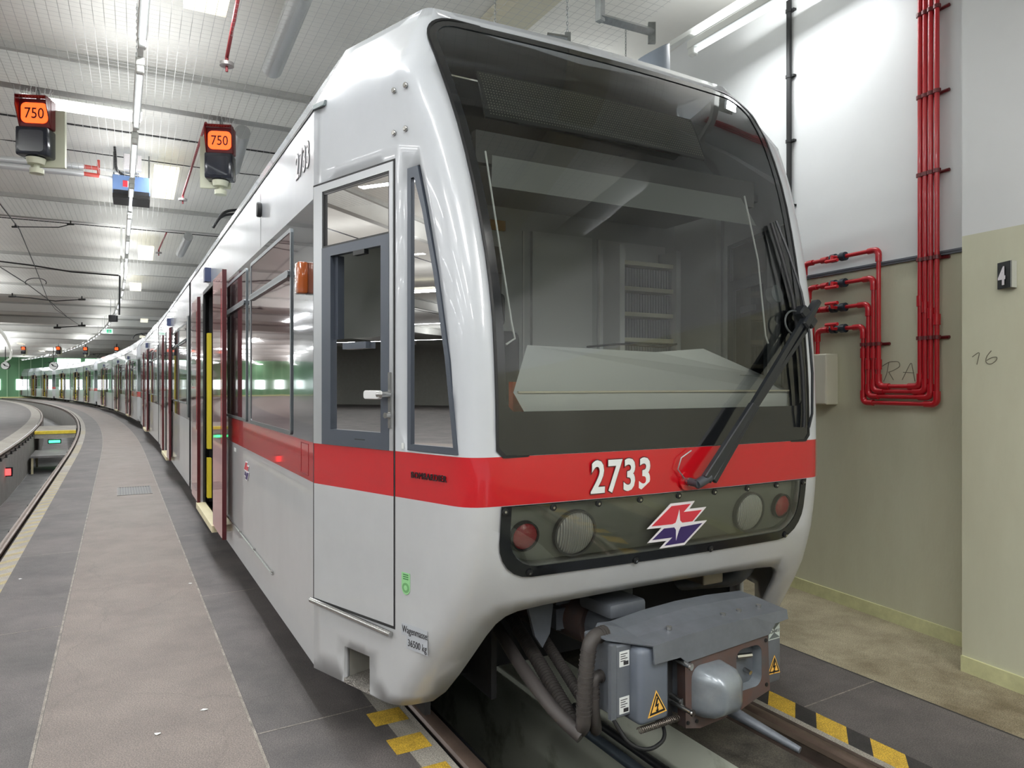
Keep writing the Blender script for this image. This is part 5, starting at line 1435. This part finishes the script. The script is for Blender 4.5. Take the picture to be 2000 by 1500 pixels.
# ------------------------------------------------------------------ signals
def make_signal():
    t = thing('signal_light', 'x', 'signal')
    # origin at the middle of the housing; faces -y
    bm = B(); box(bm, -.09, .24, .06, .1, -.37, .22); finish(bm, 'back_plate', SIGBEIGE, t)
    bm = B(); box(bm, -.15, .15, -.04, .08, 0, .3); bevel(bm, .012, 2); up_ = finish(bm, 'upper_head', SIGRED, t)
    bm = B(); P = [(-.15, .0), (.15, 0), (.15, .3), (-.15, .3)]
    V = [bm.verts.new(p) for p in ((-.15, -.04, .01), (-.15, -.13, .2), (-.145, -.14, .3), (.145, -.14, .3), (.15, -.13, .2), (.15, -.04, .01), (.15, -.04, .303), (-.15, -.04, .303))]
    bm.faces.new([V[0], V[1], V[2], V[7]]); bm.faces.new([V[2], V[3], V[6], V[7]]); bm.faces.new([V[3], V[4], V[5], V[6]])
    h = finish(bm, 'hood', SIGRED, up_); solid(h, .008)
    bm = B(); prism(bm, rrect(-.125, .125, .045, .25, .05, 5), lambda x, z, o: (x, -.042-o, z), 0, .012); ln = finish(bm, 'lens', SIGLENS, up_)
    text_mesh('digits', '750', .155, mat('digit_dark', (60, 8, 8), .5), ln, frameM((0, -.056, .092), (1, 0, 0), (0, 0, 1)), .82, .001, .0006, 'CENTER')
    bm = B(); box(bm, -.15, .15, -.12, .08, -.3, -.01); bevel(bm, .02, 2); lw = finish(bm, 'lower_head', SIGDARK, t, 40)
    bm = B(); prism(bm, rrect(-.115, .115, -.265, -.05, .03, 4), lambda x, z, o: (x, -.12-o, z), 0, .004); finish(bm, 'dark_lens', mat('dark_glass', (18, 24, 40), .05, coat=.8), lw)
    bm = B(); tube(bm, [(0, -.02, -.37), (0, -.02, -.31)], .075, 18, r2=.09); tube(bm, [(0, .0, -.41), (0, .0, -.37)], .03, 10); tube(bm, [(0, .0, -.46), (0, .0, -.41)], .065, 18); finish(bm, 'bottom_bracket', SIGBEIGE, t, 40)
    bm = B(); rs = random.Random(3)
    for i in range(22):
        x = -.15+.3*(i % 11)/10; y = -.1+.12*(i//11); tube(bm, [(x, y, .29), (x+rs.uniform(-.05, .05), y+rs.uniform(-.05, .05), .29+rs.uniform(.12, .17))], .0025, 4)
    finish(bm, 'bird_spikes', mat('spike_clear', (200, 202, 200), .3, metal=.4), t)
    bm = B(); tube(bm, [(0, .03, .2), (0, .03, .56)], .02, 8); finish(bm, 'hanger', GALV, t)
    return t
sig = make_signal(); sigs = [(72, 248, 7.37), (431, 298, 8.19)]
def at(u, v, Y): return Vector(((u-1000)/1400*Y, Y, EYE+(750-v)/1400*Y))
labs = ['red lit signal showing 750, upper left corner of the picture', 'orange lit signal showing 750, hanging between the walkway row and the tram roof']
for i, (u, v, Y) in enumerate([(72, 252, 7.37), (431, 302, 8.19)]):
    t = sig if i == 0 else copy_tree(sig); p = at(u, v, Y); t.location = p; t.rotation_euler = (0, 0, YAW*.3); tag(t, labs[i], 'signal', 'hanging signals')
    if i:
        for c_ in t.children:
            if c_.name.startswith('back_plate'): c_.location.x = -.15
far = [(46, 684, 58, 'small far red signal over the open pit, leftmost of the far row of four'), (114, 684, 57, 'small far orange signal above the clock, second of the far row of four'), (167, 685, 56, 'small far red signal, third of the far row, beside the lights'), (228, 685, 55, 'small far red signal just above the second tram roof'),
       (21, 708, 88, 'tiny farthest red signal above the green gates at the left'), (54, 708, 88, 'tiny farthest red signal in the middle of the green gates'), (94, 708, 87, 'tiny farthest red signal just left of the right clock'), (20, 736, 88, 'tiny red signal low on a post before the green gates')]
for u, v, Y, l_ in far:
    t = copy_tree(sig); p = at(u, v, Y); t.location = p; tag(t, l_, 'signal', 'hanging signals')
    if v < 730:
        bm = B(); tube(bm, [(p.x, p.y, p.z+.3), (p.x, p.y, 4.7)], .04, 6); o = finish(bm, 'hanger_rod', BLACK, t); o.matrix_parent_inverse = (Matrix.Translation(p) @ Matrix.Rotation(YAW*.3, 4, 'Z')).inverted()
# clocks
for u, v, Y, l_ in ((104.5, 714.5, 60, 'round white station clock hanging over the far trams'), (10.5, 714, 60, 'round white station clock at the far left edge')):
    p = at(u, v, Y); t = thing('station_clock', l_, 'clock', p, R(12))
    bm = B(); prism(bm, circ(0, 0, .33, 28), lambda x, z, o: (x, -o, z), -.1, .06); finish(bm, 'case', BLACK, t, 40)
    bm = B(); prism(bm, circ(0, 0, .305, 28), lambda x, z, o: (x, -o, z), .06, .07); finish(bm, 'dial', PAPER, t)
    bm = B(); prism(bm, [(-.03, -.05), (.03, -.05), (.02, .1), (-.22, .2)], lambda x, z, o: (x, -o, z), .07, .08); prism(bm, [(0, -.04), (.28, -.12), (.28, -.08), (0, .04)], lambda x, z, o: (x, -o, z), .07, .08); finish(bm, 'hands', BLACK, t)
    bm = B(); tube(bm, [(0, 0, .4), (0, 0, 5.0-p.z)], .03, 6); finish(bm, 'rod', BLACK, t)
# exit sign and speaker
def simple_box(nm, u, v, Y, w_, h_, d_, m, label, cat, hang=True, mm=None):
    p = at(u, v, Y); t = thing(nm, label, cat, p, YAW*.4)
    bm = B(); box(bm, -w_/2, w_/2, -d_/2, d_/2, -h_/2, h_/2); bevel(bm, min(w_, h_, d_)*.08, 1); finish(bm, 'body', m, t)
    if hang:
        for x in (-w_*.3, w_*.3):
            bm = B(); tube(bm, [(x, 0, h_/2), (x, 0, ZC-p.z)], .008, 5); finish(bm, 'hanger', GALV, t)
    return t
t = simple_box('exit_sign', 210, 647, 36, .46, .24, .1, mat('exit_white', (215, 238, 228), .4, emit=.7), 'green and white lit exit sign under the walkway light row', 'exit sign')
bm = B(); box(bm, -.02, .2, -.056, -.05, -.08, .08); finish(bm, 'green_panel', mat('exit_green', (60, 190, 140), .4, emit=.8), t)
bm = B(); prism(bm, [(.04, -.05), (.07, -.0), (.06, .03), (.09, .06), (.11, .03), (.15, .0), (.12, -.01), (.14, -.06), (.1, -.03), (.07, -.06)], lambda x, z, o: (x, -.056-o, z), 0, .004); finish(bm, 'running_figure', LWHITE, t)
simple_box('exit_sign', 22, 716, 85, .45, .22, .1, mat('exit_mint', (150, 220, 180), .4, emit=.5), 'tiny pale green exit sign on the far green gates', 'exit sign')
t = simple_box('loudspeaker', 221, 622, 26, .26, .24, .2, BLACK, 'black loudspeaker box hanging at the end of a cable drop', 'loudspeaker')
# fan heater with white box
p = at(257, 368, 10.6)
t = thing('fan_heater', 'blue ceiling fan heater with white control box hanging behind the light row', 'heater', p, HYAW)
bm = B(); box(bm, -.24, .24, -.25, .25, -.15, .12); bevel(bm, .01, 1); finish(bm, 'casing', mat('heater_blue', (104, 132, 178), .5), t)
bm = B(); 
for i in range(8): box(bm, -.23, .23, -.262, -.25, -.19+i*.012, -.183+i*.012)
box(bm, -.24, .24, -.25, .25, -.21, -.15); finish(bm, 'grille', mat('grille_dark', (70, 70, 70), .6), t)
bm = B(); box(bm, -.11, .0, -.258, -.25, -.05, .04, 0); finish(bm, 'white_mark', LWHITE, t)
bm = B(); box(bm, -.11, -.05, -.262, -.256, -.05, .04, 0); finish(bm, 'red_mark', LRED, t)
for x in (-.23, .23): bm = B(); tube(bm, [(x, 0, .1), (x, 0, ZC-p.z)], .012, 6); finish(bm, 'hanger', GALV, t)
bm = B(); tube(bm, fillet([(-.22, -.2, .8), (-.2, -.2, .2), (-.1, -.2, .12), (.1, -.2, .12)], .08), .02, 8); finish(bm, 'black_hose', BLACK, t, 40)
bm = B(); box(bm, -.1, .13, -.3, -.2, .2, .42); bevel(bm, .008, 1); finish(bm, 'control_box', LWHITE, t)
# overhead pipes at upper left
def world_tube(nm, label, cat, pts, r, m, smooth=40, seg=12):
    bm = B(); tube(bm, pts, r, seg); return tag(finish(bm, nm, m, smooth=smooth), label, cat)
for v0, v1, l_ in ((313, 325, 'upper of two silver pipes crossing below the ceiling at the left edge'), (325, 339, 'lower of two silver pipes crossing below the ceiling at the left edge')):
    a = at(-60, v0-8, 9.1); b = at(162, v1, 10.05)
    t = thing('silver_pipe', l_, 'pipe'); bm = B(); tube(bm, [a, b], .045, 12); finish(bm, 'insulation', mat('silver_lagging', (226, 228, 230), .35, metal=.3), t, 40)
    bm = B(); c = at(270, v1+15, 10.6); tube(bm, [b, c], .02, 8); finish(bm, 'bare_pipe', mat('pipe_white', (214, 216, 214), .4), t, 40)
    bm = B(); d_ = (c-b).normalized(); tube(bm, [b+d_*.0, b+d_*.2], .03, 8); tube(bm, [b+d_*.2, b+d_*.2+Vector((0, 0, .12))], .02, 8); finish(bm, 'red_valve', mat('valve_red', (196, 70, 60), .4), t, 40)
def along(u0, v0, u1, v1, z0, z1):
    Y0 = 1400*(z0-EYE)/(750-v0); Y1 = 1400*(z1-EYE)/(750-v1); return at(u0, v0, Y0), at(u1, v1, Y1)
for u0, v0, u1, v1, l_ in ((470, -30, 443, 112, 'dark red sprinkler pipe running down from the top edge'), (402, 240, 357, 382, 'dark red sprinkler pipe beside the right hand signal'), (325, 455, 310, 488, 'short far red sprinkler pipe near the skylights')):
    a, b = along(u0, v0, u1, v1, 4.75, 4.6); t = thing('sprinkler_pipe', l_, 'sprinkler')
    bm = B(); tube(bm, [a, b, b-Vector((0, 0, .05))], .016, 8); finish(bm, 'pipe', mat('sprinkler_red', (134, 40, 46), .5), t, 40)
    bm = B(); tube(bm, [b-Vector((0, 0, .08)), b-Vector((0, 0, .05))], .062, 18); finish(bm, 'shield', mat('shield_grey', (150, 146, 144), .4, metal=.5), t, 40)
    bm = B(); tube(bm, [b-Vector((0, 0, .13)), b-Vector((0, 0, .08))], .012, 8); finish(bm, 'head', mat('sprinkler_red', (134, 40, 46), .5), t, 40)
for u0, v0, u1, v1, l_ in ((592, -20, 531, 135, 'thick grey round duct end at the top, left of the tram roof'), (474, 258, 455, 330, 'grey round duct stub behind the right hand signal'), (368, 462, 352, 495, 'far grey round duct stub near the skylights')):
    a, b = along(u0, v0, u1, v1, 4.85, 4.72); bm = B(); tube(bm, [a, b], .095, 18)
    tag(finish(bm, 'round_duct', mat('duct_pale', (178, 180, 180), .4, metal=.3), smooth=40), l_, 'duct')
# overhead wires of the second track
def wirept(u, v, z): return at(u, v, 1400*(z-EYE)/(750-v))
W1 = [(-60, 330, 4.35), (38, 448, 4.3), (95, 586, 4.3), (140, 633, 4.3)]
t = thing('overhead_wire', 'black contact wire running from the left edge down over the open track', 'wire')
bm = B(); tube(bm, [wirept(u, v, 4.3) for u, v in ((-20, 372), (38, 448), (68, 520), (93, 584), (108, 604), (158, 637))], .009, 6); finish(bm, 'wire', BLACK, t)
t = thing('overhead_wire', 'second black wire from the left edge crossing the contact wire', 'wire')
bm = B(); tube(bm, [wirept(u, v, 4.35) for u, v in ((-10, 515), (55, 556), (93, 584), (130, 618))], .012, 6); finish(bm, 'wire', BLACK, t)
bm = B(); c = wirept(70, 552, 4.35); tube(bm, [c+Vector((.28*math.cos(R(a)), 0, .12*math.sin(R(a)))) for a in range(-20, 210, 15)], .01, 6)
tag(finish(bm, 'wire_loop', BLACK), 'small black loop of cable bridging the two overhead wires', 'cable')
for pts, l_ in (([(30, 443), (115, 444), (138, 438)], 'upper black wire holding arm near the left edge'), ([(24, 579), (60, 582), (108, 588), (160, 585)], 'lower black wire holding arm over the open track'), ([(112, 640), (160, 636)], 'far small black wire holding arm above the clock')):
    t = thing('overhead_line_arm', l_, 'line arm')
    Yb = 1400*(4.42-EYE)/(750-pts[0][1]); P = [at(u, v, Yb) for u, v in pts]
    k = Yb/13
    bm = B(); tube(bm, P, .009*k, 8); finish(bm, 'rod', BLACK, t, 40)
    for e in (P[0], P[-1]):
        bm = B(); tube(bm, [e-Vector((.06*k, 0, 0)), e+Vector((.06*k, 0, 0))], .018*k, 8); tube(bm, [e, e+Vector((0, 0, .06*k))], .012*k, 8); finish(bm, 'insulator', BLACK, t, 40)
world_tube('slack_cable', 'black cable sagging under the ceiling from the left edge to the light row', 'cable', [at(u, v, 17) for u, v in ((-20, 508), (60, 518), (140, 531), (232, 538))], .02, BLACK, 40, 6)
bm = B(); tube(bm, [at(234, 538, 17), at(233, 615, 17.2)], .02, 6); tag(finish(bm, 'drop_cable', BLACK), 'black vertical cable drop ending at the loudspeaker', 'cable')
world_tube('ceiling_cable', 'thin black cable along the ceiling behind the signals', 'cable', [at(u, v, Y) for u, v, Y in ((-10, 270, 10.0), (130, 292, 10.3), (290, 314, 10.8), (480, 340, 11.6), (570, 350, 12))], .008, BLACK, 40, 6)
# galvanised bracket and beige beam at the top
t = thing('steel_bracket', 'galvanised steel channel bracket hanging at the top edge beside the right light', 'bracket')
def chan(bm, u0, v0, Y0, u1, v1, Y1, w_=.045):
    a = at(u0, v0, Y0); b = at(u1, v1, Y1); tube(bm, [a, b], w_*.7, 4)
bm = B(); chan(bm, 1172, -40, 4.6, 1172, 42, 4.6); finish(bm, 'upright', GALV, t)
bm = B(); chan(bm, 1170, 34, 4.6, 1272, 62, 4.9); finish(bm, 'arm', GALV, t)
bm = B(); a = at(1273, 64, 4.9); box(bm, a.x-.025, a.x+.025, a.y-.01, a.y+.01, a.z-.075, a.z+.07); finish(bm, 'end_plate', GALV, t)
t = thing('steel_bracket', 'small galvanised bracket partly hidden behind the tram roof edge', 'bracket')
bm = B(); chan(bm, 1068, 72, 4.9, 1108, 78, 4.9); finish(bm, 'arm', GALV, t)
bm = B(); a = at(1109, 78, 4.9); box(bm, a.x-.02, a.x+.02, a.y-.01, a.y+.01, a.z-.06, a.z+.05); finish(bm, 'end_plate', GALV, t)
for u, v1, l_ in ((1108, 68, 'thin chain hanging above the small bracket'), (967, 62, 'thin chain hanging above the tram front edge')):
    bm = B(); a = at(u, v1, 4.9); z = a.z; j = 0
    while z < 4.62:
        ang = 0 if j % 2 else R(90); P0 = Vector((a.x, a.y, z))
        tube(bm, [P0+Vector((.006*math.cos(q)*math.cos(ang), .006*math.cos(q)*math.sin(ang), .016*math.sin(q))) for q in [2*math.pi*k/8 for k in range(9)]], .0025, 4, caps=False); z += .026; j += 1
    tag(finish(bm, 'hanging_chain', GALV), l_, 'chain')
f = lambda x, y, z: (*T(x, y), z)
bm = B(); box(bm, .75, 1.05, -6, 9, 4.86, ZC+.01, 0, f)
tag(finish(bm, 'trim_%d' % bno, mat('long_beam_beige', (206, 202, 182), .8)), kind='structure')

# small remaining things: chain by the light row, hanging conduits, scraps on the floor
bm = B(); a = at(268, 150, 6.4); z = a.z; j = 0
while z < ZC:
    ang = YAW if j % 2 else YAW+R(90); P0 = Vector((a.x, a.y, z))
    tube(bm, [P0+Vector((.007*math.cos(q)*math.cos(ang), .007*math.cos(q)*math.sin(ang), .018*math.sin(q))) for q in [2*math.pi*k/8 for k in range(9)]], .003, 4, caps=False); z += .029; j += 1
tag(finish(bm, 'hanging_chain', GALV), 'grey chain hanging just left of the walkway lights near the grey junction box', 'chain')
for u, l_ in ((237, 'left one of two white conduits hanging from the ceiling above the loudspeaker'), (246, 'right one of two white conduits hanging from the ceiling above the loudspeaker')):
    a = at(u, 540, 15.6); bm = B(); tube(bm, [a, Vector((a.x, a.y, ZC))], .022, 8); tag(finish(bm, 'hanging_conduit', LAMPW, smooth=40), l_, 'conduit')
for u, v, l_ in ((307, 1434, 'small white paper scrap on the walkway near the bottom edge'), (398, 1387, 'tiny white chip on the walkway beside the tram'), (40, 1131, 'small white scrap on the dark panel at the left edge'), (372, 1140, 'tiny pale chip on the walkway seam beside the tram door')):
    Y = EYE*1400/(v-750); p = at(u, v, Y); rs = random.Random(u)
    bm = B(); P = [(.018*math.cos(k)*rs.uniform(.5, 1.3), .012*math.sin(k)*rs.uniform(.5, 1.3)) for k in range(6)]; prism(bm, P, lambda x, y, o: (x, y, o+.2*abs(x)), .001, .002)
    tag(finish(bm, 'paper_scrap', PAPER, loc=(p.x, p.y, 0)), l_, 'scrap')
